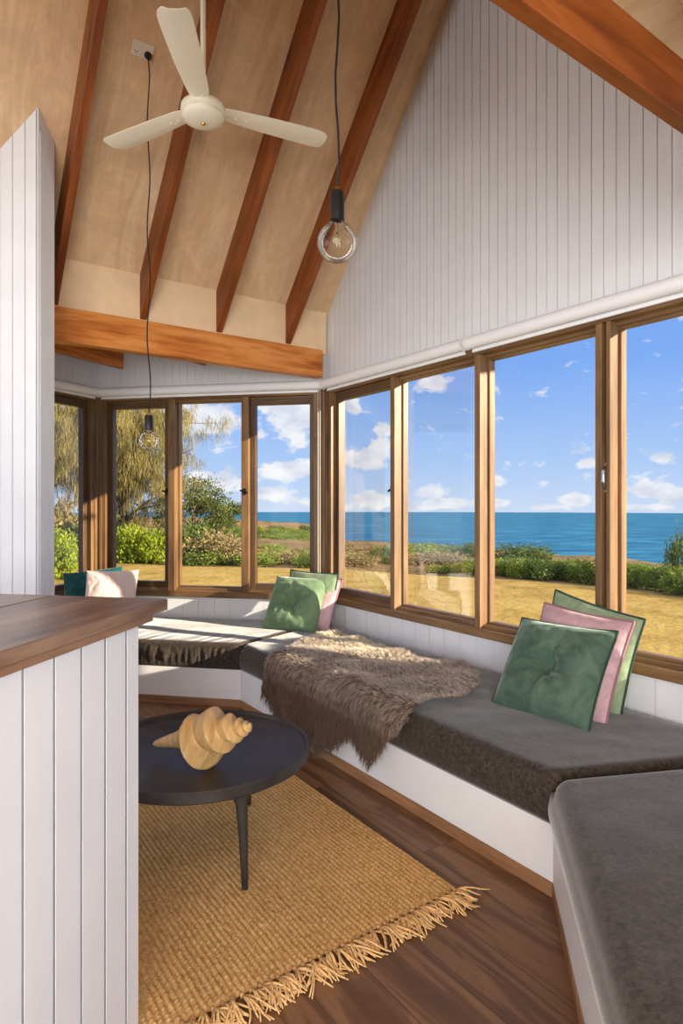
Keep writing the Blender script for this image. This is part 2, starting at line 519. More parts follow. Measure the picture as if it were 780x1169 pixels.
RS = [.365, .925, 1.46, 2.0]
lab = ['stained rafter nearest the white gable wall, behind the near bulb pendant', 'stained rafter second from the white gable wall, passing behind the fan blade at right',
       'stained rafter behind the ceiling fan hub and its rod', 'stained rafter farthest left, between the power socket and the white partition']
for i, s_ in enumerate(RS):
    mb = MB(); mb.box((-.24, -.0225, -.188), (RL, .0225, 0))
    tag(mb.build('rafter', M_RAFTER, None, frame(Q(.02, s_, roof(.02)), exr, p, ezr), bevel=.003), lab[i], 'rafter', 'rafters under the sloping plywood ceiling')
# joist ends beyond the beam
for i, px in enumerate((144, 238)):
    e = C0+d0*bt(px)-n0*.012
    jd = V((-math.cos(math.radians(65)), -math.sin(math.radians(65)), 0))
    jw = V((math.sin(math.radians(65)), -math.cos(math.radians(65)), 0))
    k = (qof(e)+.02)/(-jd.dot(gr))
    mb = MB(); mb.box((.02, -.04, 0), (abs(k), .0, .16))
    tag(mb.build('joist', M_BEAM, None, frame(e+UP*2.462, jd, jw, UP), bevel=.003),
        ('pine joist end under the beam, the one nearer the left wall', 'pine joist end under the beam, the one behind the hanging cord')[i], 'joist', 'joist ends beyond the beam')

# ------------------------------------------------------------------ windows
def window(name, P, dr, nout, z0, z1, t0, t1, mull, lights, latches=(), glass_d=.075):
    """mull: (t, width) uprights; lights: (ta, tb, sash?)"""
    root = bpy.data.objects.new(name, None); COL.objects.link(root)
    root.matrix_basis = Matrix.Translation(P+dr*t0+UP*z0)
    tag(root, kind='structure')
    M = frame(P+UP*0, dr, nout, UP)
    fl = dr.cross(nout).z < 0
    def bx(nm, lo, hi, mat=M_FRAME, bev=.003, par=root):
        mb = MB(); mb.box(lo, hi); return mb.build(nm, mat, par, M, bevel=bev)
    fw = .035
    # sill: stepped; head; jambs
    mb = MB()
    mb.box((t0, -.02, z0-.012), (t1, .13, z0+.038))
    mb.box((t0, .025, z0+.03), (t1, .13, z0+.058))
    mb.build('sill', M_FRAME, root, M, bevel=.003)
    mb = MB()
    mb.box((t0, -.012, z1-.05), (t1, .12, z1+.012))
    mb.box((t0, .04, z1-.068), (t1, .12, z1-.045))
    mb.build('head', M_FRAME, root, M, bevel=.003)
    for ta, tb in ((t0, t0+fw), (t1-fw, t1)):
        mb = MB()
        mb.box((ta, -.014, z0+.03), (tb, .12, z1-.04))
        mb.build('jamb', M_FRAME, root, M, bevel=.003)
    for t, w in mull:
        bx('mullion', (t-w/2, -.008, z0+.03), (t+w/2, .105, z1-.04))
    for ta, tb, sash in lights:
        zz0, zz1 = z0+.055, z1-.062
        if sash:
            mb = MB(); w = .042
            mb.box((ta, .03, zz0), (ta+w, .085, zz1)); mb.box((tb-w, .03, zz0), (tb, .085, zz1))
            mb.box((ta+w, .03, zz0), (tb-w, .085, zz0+.05)); mb.box((ta+w, .03, zz1-.05), (tb-w, .085, zz1))
            so = mb.build('sash', M_SASH, root, M, bevel=.003)
            mb = MB(); mb.box((ta+w-.008, glass_d-.02, zz0+.045), (tb-w+.008, glass_d-.016, zz1-.045))
            mb.build('pane', M_GLASS, so, M)
        else:
            mb = MB(); w = .014
            mb.box((ta, .06, zz0), (ta+w, .1, zz1)); mb.box((tb-w, .06, zz0), (tb, .1, zz1))
            mb.box((ta+w, .06, zz0), (tb-w, .1, zz0+.016)); mb.box((ta+w, .06, zz1-.016), (tb-w, .1, zz1))
            so = mb.build('glazing_bead', M_FRAME, root, M)
            mb = MB(); mb.box((ta+w-.006, glass_d, zz0+.01), (tb-w+.006, glass_d+.005, zz1-.01))
            mb.build('pane', M_GLASS, root, M)
    for t, z, big, yy in latches:
        mb = MB()
        if big:
            mb.box((t-.012, yy-.006, z-.07), (t+.012, yy, z+.07))
            mb.tube([(t, yy-.006, z+.05), (t, yy-.035, z+.03), (t, yy-.04, z-.02), (t, yy-.012, z-.055)], [.01, .011, .011, .008], 8)
            mb.build('handle', M_STEEL, root, M, auto=40)
        else:
            mb.box((t-.012, yy-.012, z-.025), (t+.012, yy, z+.025))
            mb.tube([(t-.03, yy-.018, z-.012), (t, yy-.018, z), (t+.035, yy-.02, z+.01)], [.006, .009, .007], 8)
            mb.build('latch', M_DARKM, root, M, auto=40)
    return root
# gable wall: four lights
m1, m2, m3a = gt(449), gt(546), gt(684.5)
m3b = m3a+.051
window('window_1', C0, g, n1, ZS, ZH, .06, GL-.04, [(m1, .045), (m2, .042), (m3a, .036), (m3b, .022)],
       [(.095, m1-.0225, True), (m1+.0225, m2-.021, False), (m2+.021, m3a-.018, False), (m3b+.011, GL-.08, False)],
       [(m1-.044, 1.44, False, .03), (m3a+.029, 1.47, True, .022)])
mb = MB(); mb.box((m3a+.016, .022, ZS+.05), (m3b-.009, .06, ZH-.055)); mb.build('cover_strip', M_SASH, bpy.data.objects['window_1'], frame(C0, g, n1, UP))
# back wall: three lights
b1, b2 = bt(280), bt(196)
window('window_2', C0, d0, n0, ZS, ZH, .06, BL_-.05, [(b1, .062), (b2, .058)],
       [(.095, b1-.035, True), (b1+.035, b2-.033, False), (b2+.033, BL_-.085, True)],
       [(b1, 1.44, False, -.008), (b2+.055, 1.44, False, .03)])
# left wall
window('window_3', L0, wl, nl, ZS, ZH, .05, LL-.05, [(1.25, .06)], [(.085, 1.22, True), (1.28, LL-.085, False)])
# corner posts of stacked mouldings
def post(name, C, da, na, db, nb):
    mb = MB()
    for dr, nn in ((da, na), (db, nb)):
        M = frame(C, dr, nn, UP)
        for a, b, y0, y1 in ((.0, .028, -.012, .05), (.028, .05, -.022, .05), (.05, .062, -.004, .05)):
            mb.box((a, y0, ZS+.02), (b, y1, ZH), M)
    mb.prism([tuple((C+da*.03)[:2]), tuple((C+db*.03)[:2]), tuple((C+nb*.12+na*.12)[:2])], ZS, ZH)
    tag(mb.build(name, M_FRAME, bevel=.002), kind='structure')
post('trim_2', C0, d0, n0, g, n1)
post('trim_3', L0, -d0, n0, wl, nl)

# roller blinds
def blind(t0, t1, P, dr, nn, label):
    root = empty('roller_blind', P+dr*t0+UP*(ZH+.018)-nn*.05, label, 'blind', 'white roller blinds rolled up above the windows')
    r = .036
    M = frame(P+UP*(ZH+.018)-nn*.05, dr, nn, UP)
    mb = MB(); mb.tube([(t0+.012, 0, 0), (t1-.012, 0, 0)], r, 24); mb.build('fabric_roll', M_BLIND, root, M, auto=50)
    mb = MB(); mb.box((t0+.02, .026, -.045), (t1-.02, .031, -.0)); mb.box((t0+.02, .022, -.052), (t1-.02, .036, -.036))
    mb.build('bottom_rail', M_BLIND, root, M, bevel=.003)
    for a in (t0, t1-.01):
        mb = MB(); mb.tube([(a, 0, 0), (a+.01, 0, 0)], .039, 20); mb.box((a, 0, -.03), (a+.01, .05, .03))
        mb.build('bracket', M_SATIN, root, M, auto=40)
    return root
blind(.035, gt(537), C0, g, n1, 'white roller blind over the two far windows of the gable wall')
blind(gt(540), GL-.03, C0, g, n1, 'white roller blind over the nearer windows of the gable wall, at right')
blind(.03, BL_-.03, C0, d0, n0, 'white roller blind straight across the back wall windows')
blind(.03, LL-.1, L0, wl, nl, 'white roller blind over the left window, beside the partition')
# blind cords in the far corner
mb = MB()
c = C0 - n0*.055+d0*.05
for k in (0, .016):
    mb.tube([tuple(c+d0*(-k)+UP*z) for z in (2.28, 1.8, 1.2, .78)], .0035, 6)
tag(mb.build('blind_chain', M_WCORD), 'beaded blind chain hanging by the far corner post', 'chain')

# ------------------------------------------------------------------ bench seats
def bil(c, u, v):
    return (c[0]*(1-u)+c[1]*u)*(1-v)+(c[3]*(1-u)+c[2]*u)*v
def mattress(name, quad, z0, z1, r, label, nu=80, nv=30, pleat=0, seed=0, bulge=.012, sag=.008):
    """quad: front-left, front-right, back-right, back-left seen from the room"""
    quad = [V((q.x, q.y, 0)) for q in quad]
    ctr = sum(quad, V())/4
    base = V((ctr.x, ctr.y, z0))
    def params(n, L):
        out = [0]
        ar = [r*(1-math.cos(a*PI/2/5)) for a in range(1, 6)]
        inner = [r+(L-2*r)*k/(n-1) for k in range(n)]
        return sorted(set([0]+ar[:-1]+inner+[L-a for a in ar[:-1]]+[L]))
    Lu = ((quad[1]-quad[0]).length+(quad[2]-quad[3]).length)/2
    Lv = ((quad[3]-quad[0]).length+(quad[2]-quad[1]).length)/2
    us, vs_ = params(nu, Lu), params(nv, Lv)
    def pos(a, b):
        P = bil(quad, a/Lu, b/Lv)
        dx, dy = min(a, Lu-a), min(b, Lv-b)
        e = math.hypot(max(0, r-dx), max(0, r-dy))
        drop = r-math.sqrt(max(0, r*r-min(e, r)**2))
        z = z1-drop
        w = min(1, dx/.1)*min(1, dy/.1)
        z += w*(sag*noise.noise(V((P.x*2.3, P.y*2.3, seed)))+.003*noise.noise(V((P.x*9, P.y*9, seed+4))))
        if pleat and b < .35:
            f = (1-b/.35)
            z += pleat*.35*f*w*noise.noise(V((a*22, b*3, seed)))
        return V((P.x, P.y, z))
    top = [[pos(a, b) for b in vs_] for a in us]
    mb = MB()
    mb.grid([[tuple(q-base) for q in row] for row in top][::-1])
    # sides
    ring, out, par = [], [], []
    nU, nV = len(us), len(vs_)
    for i in range(nU): ring.append(top[i][0]); par.append((us[i], 0))
    for j in range(1, nV): ring.append(top[-1][j]); par.append((0, 1))
    for i in range(nU-2, -1, -1): ring.append(top[i][-1]); par.append((0, 1))
    for j in range(nV-2, 0, -1): ring.append(top[0][j]); par.append((0, 1))
    K = 8
    P = []
    n = len(ring)
    for i, q in enumerate(ring):
        t = ring[(i+1) % n]-ring[i-1]; o_ = V((t.y, -t.x, 0))
        o_ = o_.normalized() if o_.length > 1e-6 else V((0, 0, 0))
        if o_.dot(q-V((ctr.x, ctr.y, q.z))) < 0: o_ = -o_
        col = []
        for k in range(K+1):
            f = k/K
            z = q.z*(1-f)+z0*f
            off = bulge*math.sin(PI*f)
            if pleat and par[i][1] == 0:
                a = par[i][0]
                x = noise.noise(V((a*30, f*1.2, seed+9)))
                off += pleat*(x+.5*noise.noise(V((a*60, f*2, seed))))*math.sin(PI*min(1, f*1.0+.08))*.9
            col.append(tuple(V((q.x, q.y, z))+o_*off-base))
        P.append(col)
    mb.grid(P, closed_u=True)
    mb.add([c[-1] for c in P], [tuple(range(n))])
    o = mb.build(name, M_VELV, None, Matrix.Translation(base), smooth=True)
    bm = bmesh.new(); bm.from_mesh(o.data); bmesh.ops.remove_doubles(bm, verts=bm.verts, dist=.0004)
    bmesh.ops.recalc_face_normals(bm, faces=bm.faces); bm.to_mesh(o.data); bm.free()
    o.data.polygons.foreach_set('use_smooth', [True]*len(o.data.polygons))
    return o
Zc = .248
T3 = 1.9
B2 = B + d2*T3; C2 = C1 + d2*(T3)
AL = A + d0*(1.55); LB0 = L0
ins = .012
bk = lambda P, nn: P - nn*ins
# bases
def base(quad, label):
    ctr = sum(quad, V())/4
    root = empty('bench_base', V((ctr.x, ctr.y, 0)), label, 'bench', 'built-in window seat bases')
    mb = MB(); mb.prism([tuple(q[:2]) for q in quad], .052, Zc-.001); mb.build('plinth', M_SATIN, root)
    f = (quad[1]-quad[0]); L = f.length; f.normalize(); nr = V((f.y, -f.x, 0))
    if nr.dot(quad[0]-ctr) < 0: nr = -nr
    mb = MB(); mb.box((0, -.022, 0), (L, .004, .05)); mb.build('kickboard', M_KICK, root, frame(quad[0], f, nr, UP), bevel=.002)
e = .014
base([AL, A, C0-(n0+n1)*e, L0-n0*e+d0*-.02], 'white window seat base under the back windows with oak kickboard')
base([A, B, C1-(n1)*e-g*.02, C0-(n0+n1)*e], 'white window seat base along the gable wall behind the coffee table')
base([B, B2, C2-n2*e, C1-(n1+n2)*e], 'white window seat base at lower right, below the grey corner cushion')
# cushions
tseam = gt(530)
q0 = [AL, A+d0*.006, C0-(n0+n1)*e+d0*.006, L0-n0*e-d0*.05]
tag(mattress('seat_cushion', q0, Zc, ZB, .035, '', 190, 26, pleat=.022, seed=1), 'brown velvet seat cushion under the back windows, with wrinkled sunlit front', 'seat cushion')
sA = (C0+g*tseam-A).dot(g)
Fm = A+g*(sA+.02); Bm = C0+g*tseam-n1*e
tag(mattress('seat_cushion', [A+g*.006, Fm-g*.006, Bm-g*.006, C0-(n0+n1)*e+g*.006], Zc, ZB, .045, '', 70, 34, seed=2), 'brown velvet seat cushion in the far corner, lying under the sheepskin', 'seat cushion')
tag(mattress('seat_cushion', [Fm+g*.004, B-g*.006, C1-n1*e-g*.03, Bm+g*.004], Zc, ZB, .05, '', 70, 34, seed=3), 'dark velvet seat cushion carrying the pink cushion and two green ones at right', 'seat cushion')
tag(mattress('seat_cushion', [B+d2*.012-n2*.006, B2-n2*.006, C2-n2*e, C1-(n1+n2)*e*1.2+d2*.02], Zc, ZB+.004, .06, '', 70, 34, seed=4, bulge=.012), 'grey velvet seat cushion nearest the viewer, at the lower right corner', 'seat cushion')

# ------------------------------------------------------------------ pillows
def pillow(name, c, heading, lean, size, T, mat, label, button=True, pipe=None, roll=0, dent=.6, group=None, seed=0, w=None):
    """c: midpoint of its lower edge; heading: width axis in plan; lean: tilt back from upright"""
    ex = V((math.cos(heading), math.sin(heading), 0))
    back = V((-ex.y, ex.x, 0))
    ey = UP*math.cos(lean)+back*math.sin(lean)
    ez = ex.cross(ey)                 # front normal
    Mr = Matrix.Rotation(roll, 4, 'Z')
    ctr = c+ey*size*.47
    M = frame(ctr, ex, ey, ez) @ Mr
    root = bpy.data.objects.new(name, None); COL.objects.link(root); root.empty_display_size = .05
    root.matrix_basis = M
    tag(root, label, 'cushion', group)
    n = 44
    H = size/2; W = (w or size)/2
    def out2(u, v):
        k = .05
        x = W*u*(1-k*(1-v*v)*abs(u)**2)
        y = H*v*(1-k*(1-u*u)*abs(v)**2)
        return x, y
    def hgt(u, v, sgn):
        b = max(0, (1-u*u)*(1-v*v))
        h = T/2*(b**.55)*1.1
        rr = math.hypot(u, v); th = math.atan2(v, u)
        if button:
            h *= max(.06, 1-dent*math.exp(-(rr/.26)**2)-.30*math.exp(-(rr/.6)**2))
            h *= 1-.34*math.exp(-((rr-.3)/.3)**2)*max(0, math.cos(4*th+.25*noise.noise(V((u*2, v*2, seed)))+seed))**3
            h += .011*b*(math.cos(11*th+seed*2)+.6*math.cos(17*th+seed))*math.exp(-((rr-.3)/.3)**2)
        h += .016*b*noise.noise(V((u*2.6+seed, v*2.6, sgn*3)))
        h += .007*noise.noise(V((u*7+seed, v*7, sgn*3+5)))*min(1, b*3)
        # pinched corner folds
        h *= 1-.25*(abs(u*v)**6)
        return max(0.0, h)
    mb = MB()
    for sgn in (1, -1):
        P = []
        for i in range(n+1):
            row = []
            u = math.sin((i/n-.5)*PI)
            for j in range(n+1):
                v = math.sin((j/n-.5)*PI)
                x, y = out2(u, v)
                row.append((x, y, sgn*hgt(u, v, sgn)))
            P.append(row)
        mb.grid(P if sgn > 0 else P[::-1])
    o = mb.build('cover', mat, root, M, smooth=True)
    bm = bmesh.new(); bm.from_mesh(o.data); bmesh.ops.remove_doubles(bm, verts=bm.verts, dist=.0003)
    bm.to_mesh(o.data); bm.free()
    o.data.polygons.foreach_set('use_smooth', [True]*len(o.data.polygons))
    if pipe:
        pts = []
        for k in range(30): pts.append(out2(-1+2*k/30, -1))
        for k in range(30): pts.append(out2(1, -1+2*k/30))
        for k in range(30): pts.append(out2(1-2*k/30, 1))
        for k in range(30): pts.append(out2(-1, 1-2*k/30))
        pts.append(pts[0])
        mb = MB(); mb.tube([(x*1.008, y*1.008, 0) for x, y in pts], .0055, 7, caps=False)
        mb.build('piping', pipe, root, M, smooth=True)
    if button:
        bz = T/2*max(.06, 1-dent-.30)*1.1
        mb = MB(); mb.lathe([(0, .006), (.008, .005), (.013, 0), (.008, -.005), (0, -.006)], 14)
        mb.build('button', mat, root, M @ Matrix.Translation((0, 0, bz+.004)), smooth=True)
    return root
def hd(deg): return math.radians(deg)
# right group, front to back
def seat(a, b): return C0+g*a-n1*b+UP*ZB
G0 = 'velvet cushions on the window seat'
pillow('cushion', seat(2.41, .445), hd(-51), hd(34), .455, .23, M_DGREEN, 'dark green velvet cushion with a centre button, front of the right-hand trio', True, M_PIPE, roll=hd(1), seed=1, group=G0, w=.485)
pillow('cushion', seat(2.42, .29), hd(-55), hd(22), .47, .15, M_PINK, 'pink velvet cushion sandwiched between two green ones at right', True, M_PIPEP, roll=hd(-3), seed=2, group=G0)
pillow('cushion', seat(2.41, .135), hd(-56), hd(9), .48, .14, M_LGREEN, 'pale green cushion with dark piping, rearmost of the right-hand trio against the sill', False, M_PIPE, roll=hd(-9), seed=3, group=G0)
# corner group
bl, br = at_z(300, 717, ZB), at_z(362, 722, ZB)
c = (bl+br)/2
pillow('cushion', c, hd(-20), hd(33), .44, .24, M_GREEN, 'sage green buttoned cushion, front of the trio in the far corner', True, None, roll=hd(-2), seed=5, dent=.7, group='velvet cushions on the window seat')
k = V((.3, .95, 0)).normalized()
pillow('cushion', c+V((.11, .06, 0)), hd(-28), hd(27), .42, .13, M_PINK, 'pink cushion between two green ones in the far corner', True, M_PIPEP, roll=hd(-2), seed=6, group='velvet cushions on the window seat')
pillow('cushion', c+V((.115, .12, 0)), hd(-30), hd(15), .43, .11, M_LGREEN, 'light green cushion standing last against the far corner post', False, M_PIPE, roll=hd(-1), seed=7, group='velvet cushions on the window seat')
# left pair
pillow('cushion', at_y(123, 709, 4.86)+UP*0, hd(0), hd(18), .40, .13, M_BLUSH, 'pale blush pink cushion behind the bar counter, beside a teal one', False, None, roll=hd(1), seed=8, group='cushions by the left window', w=.40)
pillow('cushion', at_y(103, 708, 5.02)+UP*0, hd(4), hd(22), .42, .13, M_TEAL, 'dark teal velvet cushion behind the pale blush one at far left', False, None, roll=hd(7), seed=9, group='cushions by the left window', w=.46)

# ------------------------------------------------------------------ sheepskin throw
def bench_ab(P): # a along g from C0, b out from the wall
    v = V((P.x, P.y, 0))-C0
    return v.dot(g), -v.dot(n1)
def hang_pt(px, py):
    # point on the vertical front face of the bench cushion
    u = (px-390)/F; o_ = A-n1*.03
    # o_+g*t : (x)/(y)=u
    t = (u*o_.y-o_.x)/(g.x-u*g.y)
    P = o_+g*t
    z = E-(py-HY)/F*P.y
    return bench_ab(P)[0], D+.02+(ZB-z)
top_px = [(322, 745), (345, 735), (378, 722), (400, 726), (430, 736), (448, 740), (470, 750), (500, 757), (530, 757), (549, 772), (548, 786), (528, 797), (505, 798), (486, 806)]
hang_px = [(470, 818), (446, 835), (440, 852), (433, 865), (424, 855), (412, 842), (402, 832), (396, 838), (386, 848), (372, 850), (360, 842), (350, 842), (335, 838), (322, 820), (313, 803), (306, 785)]
outline = [bench_ab(at_z(x, y, ZB+.03)) for x, y in top_px]
hang = [hang_pt(x, y) for x, y in hang_px]
outl = np.array(outline+hang)
print('fleece outline',len(top_px), [(round(a, 2), round(b, 2)) for a, b in outl])
def inside(pt, poly):
    x, y = pt; r = False; n = len(poly)
    for i in range(n):
        x1, y1 = poly[i]; x2, y2 = poly[(i+1) % n]
        if (y1 > y) != (y2 > y) and x < (x2-x1)*(y-y1)/(y2-y1)+x1: r = not r
    return r
RC = .05
def drape(a, c, h=.0):
    """c = arc length from the wall over the cushion edge; returns point, normal, down direction"""
    x0 = D-RC+.012
    lift = .026+.022*noise.noise(V((a*5, c*5, 2)))+.018*max(0, noise.noise(V((a*9, c*6, 7))))
    if c < x0:
        P = C0+g*a-n1*c+UP*(ZB); nn = UP.copy(); dn = -n1
    elif c < x0+RC*PI/2:
        th = (c-x0)/RC
        nn = UP*math.cos(th)-n1*math.sin(th)
        P = C0+g*a-n1*x0+UP*(ZB-RC)+nn*RC; dn = -n1*math.cos(th)-UP*math.sin(th)
    else:
        k = c-x0-RC*PI/2
        nn = -n1; dn = -UP
        P = C0+g*a-n1*(x0+RC)+UP*(ZB-RC-k)
        lift += .02*math.sin(a*17+1)*min(1, k*6)+.01
    return P+nn*(lift+h+.012), nn, dn
amin, cmin = outl.min(0); amax, cmax = outl.max(0)
rootF = None
o_c = drape((amin+amax)/2, D*.6)[0]
rootF = empty('sheepskin_throw', V((o_c.x, o_c.y, ZB)), 'shaggy brown and cream sheepskin draped over the bench front', 'throw')
st = .014
na, nc = int((amax-amin)/st)+1, int((cmax-cmin)/st)+1
idx = {}; mb = MB(); vs, fs = [], []
for i in range(na):
    for j in range(nc):
        a, c_ = amin+i*st, cmin+j*st
        if inside((a, c_), outl):
            idx[i, j] = len(vs); vs.append(tuple(drape(a, c_)[0]))
for (i, j) in idx:
    q = [(i, j), (i+1, j), (i+1, j+1), (i, j+1)]
    if all(x in idx for x in q): fs.append(tuple(idx[x] for x in q))
mb.add(vs, fs)
def furmat():
    m, nt, p_, out = newmat('sheepskin_wool')
    at = N(nt, 'ShaderNodeAttribute', _attribute_name='wool')
    nt.links.new(at.outputs[0], p_.inputs['Base Color'])
    p_.inputs['Roughness'].default_value = .65; p_.inputs['Specular IOR Level'].default_value = .2
    p_.inputs['Sheen Weight'].default_value = .3
    tr = N(nt, 'ShaderNodeBsdfTranslucent'); nt.links.new(at.outputs[0], tr.inputs[0])
    mx = N(nt, 'ShaderNodeMixShader'); mx.inputs[0].default_value = .25
    nt.links.new(p_.outputs[0], mx.inputs[1]); nt.links.new(tr.outputs[0], mx.inputs[2]); nt.links.new(mx.outputs[0], out.inputs[0])
    return m
M_FUR = furmat()
M_HIDE = plain('hide', lin(96, 72, 54), .9)
mb.build('hide', M_HIDE, rootF, smooth=True)
NS = 62000
fv, ff, fc = [], [], []
cnt = 0
poly = outl
while cnt < NS:
    a = random.uniform(amin-.01, amax+.01); c_ = random.uniform(cmin-.01, cmax+.01)
    if not inside((a, c_), poly): continue
    P, nn, dn = drape(a, c_)
    hangf = max(0, min(1, (c_-(D-.06))/.14))
    # locks: neighbouring fibres lean the same way
    k1 = 1.3*noise.noise(V((a*42, c_*42, 1))); k2 = 1.3*noise.noise(V((a*42, c_*42, 11)))
    k3 = noise.noise(V((a*7, c_*7, 21))); k4 = noise.noise(V((a*7, c_*7, 31)))
    dirv = nn*(.75-.35*hangf)+dn*(.35+.75*hangf+.35*k4)+g*(.5*k3)+g*(.75*k1)+dn*(.55*k2)
    dirv += V((random.gauss(0, .13), random.gauss(0, .13), random.gauss(0, .13)))
    dirv.normalize()
    L = random.uniform(.02, .034)*(1+.35*hangf)
    sag = (dn*.5 - nn*.35)
    side = dirv.cross(nn)
    if side.length < .05: side = g.copy()
    side.normalize(); side = (side+V((random.gauss(0, .5), random.gauss(0, .5), random.gauss(0, .5)))).normalized()
    w = random.uniform(.0009, .0016)
    b = len(fv)
    pts = []
    for q in range(4):
        f = q/3
        R = P+dirv*(L*f)+sag*(L*.5*f*f)
        R += side*(.0035*math.sin(f*7+a*120+k1*5))
        pts.append(R)
    for q in range(3):
        ww = w*(1-.22*q)
        fv.append(tuple(pts[q]-side*ww)); fv.append(tuple(pts[q]+side*ww))
    fv.append(tuple(pts[3]))
    ff += [(b, b+1, b+3, b+2), (b+2, b+3, b+5, b+4), (b+4, b+5, b+6)]
    # wool colour: dark brown legs, grey-brown back, cream far-corner edge with its sunlight painted in
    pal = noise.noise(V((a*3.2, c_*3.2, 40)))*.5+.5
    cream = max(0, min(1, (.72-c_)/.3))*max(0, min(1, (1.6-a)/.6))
    grey = np.array([.58, .49, .41]); brown = np.array([.165, .10, .06]); sunlit_crm = np.array([.82, .70, .53])
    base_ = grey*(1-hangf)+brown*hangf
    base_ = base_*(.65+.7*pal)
    base_ = base_*(1-cream)+sunlit_crm*cream
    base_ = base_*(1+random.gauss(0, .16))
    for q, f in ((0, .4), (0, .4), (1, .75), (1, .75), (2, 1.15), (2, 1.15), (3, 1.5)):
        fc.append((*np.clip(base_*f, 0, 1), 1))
    cnt += 1
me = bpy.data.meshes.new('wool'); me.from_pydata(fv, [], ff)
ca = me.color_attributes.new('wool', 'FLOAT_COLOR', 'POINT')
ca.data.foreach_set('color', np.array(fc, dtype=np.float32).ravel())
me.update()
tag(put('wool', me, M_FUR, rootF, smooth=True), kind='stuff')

# ------------------------------------------------------------------ coffee table
TZ = .385
TC = V((-.555, 2.54, 0)); TR = .43
root = empty('coffee_table', TC, 'round black coffee table with raised rim on slim legs', 'table')
M = Matrix.Translation(TC)
mb = MB()
mb.lathe([(0, TZ), (TR-.022, TZ), (TR-.016, TZ+.004), (TR-.013, TZ+.016), (TR-.004, TZ+.019), (TR, TZ+.014), (TR-.002, TZ-.02), (TR-.03, TZ-.036), (TR-.1, TZ-.044), (0, TZ-.046)], 96)
mb.build('tabletop', M_TABLE, root, M, auto=38)
for k in range(3):
    a = math.radians(-53+120*k)
    r = V((math.cos(a), math.sin(a), 0))
    mb = MB()
    mb.tube([r*.33+UP*(TZ-.036), r*.335+UP*(TZ-.055), r*.34+UP*(TZ-.09), r*.352+UP*.2, r*.366+UP*.012], [.06, .032, .021, .017, .011], 16)
    mb.build('leg', M_TABLE, root, M, smooth=True)
# carved shell
tail, tip = V((-.723, 2.49, .408)), V((-.318, 2.29, .545))
ax = (tail-tip); SLN = ax.length; ax.normalize()
env = [(0, .006), (.04, .02), (.12, .03), (.22, .046), (.33, .064), (.43, .075), (.49, .08), (.54, .079), (.60, .066), (.655, .045), (.70, .034), (.78, .027), (.88, .02), (.96, .013), (1.0, .004)]
def envr(x):
    for (x0, r0), (x1, r1) in zip(env, env[1:]):
        if x <= x1:
            f = (x-x0)/(x1-x0); f = f*f*(3-2*f)*.4+f*.6
            return r0+(r1-r0)*f
    return env[-1][1]
P = []
nx, nt_ = 190, 64
for j in range(nt_):
    th = 2*PI*j/nt_
    row = []
    for i in range(nx+1):
        x = i/nx
        ph = 2.1*math.log((x+.05)/.05) - th/(2*PI) + .35
        fr_ = ph-math.floor(ph)
        st_ = min(1, fr_/.3); st_ = st_*st_*(3-2*st_)
        r1_ = .0056*math.exp(.452*(2.1*math.log((x+.05)/.05)+.55+1.75*(st_-fr_)+.12*math.sin(PI*fr_)))
        f = min(1, max(0, (x-.47)/.09)); f = f*f*(3-2*f)
        r = r1_*(1-f)+envr(x)*f
        if x < .012: r *= math.sqrt(max(0, x/.012))
        r *= 1+.006*math.sin(x*320)
        row.append((r*math.cos(th), r*math.sin(th), x*SLN))
    P.append(row)
mb = MB(); mb.grid(P, closed_u=True)
exs = ax.orthogonal()
Msh = frame(tip, exs, ax.cross(exs), ax)
zmin = min((Msh @ V(q)).z for row in P for q in row)
Msh = Matrix.Translation((0, 0, TZ+.001-zmin)) @ Msh
tag(mb.build('shell_ornament', M_SHELLW, None, Msh, smooth=True), 'carved pale wooden spiral shell lying on the black coffee table', 'ornament')

# ------------------------------------------------------------------ rug
RO = V((.40, 2.262, 0))          # corner at the right
RW, RLn = 1.13, 1.85
rd, rp = -g, p                   # length goes away from viewer, width to the left
root = empty('jute_rug', RO, 'fringed woven jute rug on the oak floor under the coffee table', 'rug')
rib = .0185; loop = .0145
nx, ny = int(RW/.0049), int(RLn/.0049)
xs = np.linspace(0, RW, nx+1); ys = np.linspace(0, RLn, ny+1)
X, Y = np.meshgrid(xs, ys, indexing='ij')
wob = .0009*np.sin(Y*31+X*4)+.0012*np.sin(Y*7.3+X*9)
U_ = (X+wob)/rib
ki = np.floor(U_)
hr = np.abs(np.sin(PI*U_))**.8
jit = rng.normal(0, .12, int(RW/rib)+4)
W_ = Y/loop+.5*(ki % 2)+jit[np.clip(ki.astype(int)+1, 0, len(jit)-1)]*2+.25*np.sin(Y*9+ki*2.1)
hl_ = np.abs(np.sin(PI*W_))**.7
Hh = .004+.0095*hr*(.35+.65*hl_)+rng.normal(0, .0009, X.shape)+.0015*np.sin(X*7)*np.sin(Y*6)
edge = np.minimum.reduce([X, RW-X, Y, RLn-Y])
Hh *= np.clip(edge/.006, .15, 1)
pts = np.stack([X, Y, Hh], -1).reshape(-1, 3)
i, j = np.meshgrid(np.arange(nx), np.arange(ny), indexing='ij')
q = (i*(ny+1)+j).ravel()
faces = np.stack([q, q+ny+1, q+ny+2, q+1], 1)
me = bpy.data.meshes.new('woven_field')
me.vertices.add(len(pts)); me.vertices.foreach_set('co', pts.astype(np.float32).ravel())
me.loops.add(faces.size); me.loops.foreach_set('vertex_index', faces.astype(np.int32).ravel())
me.polygons.add(len(faces)); me.polygons.foreach_set('loop_start', np.arange(0, faces.size, 4, dtype=np.int32))
me.polygons.foreach_set('loop_total', np.full(len(faces), 4, dtype=np.int32))
me.update(calc_edges=True); me.validate()
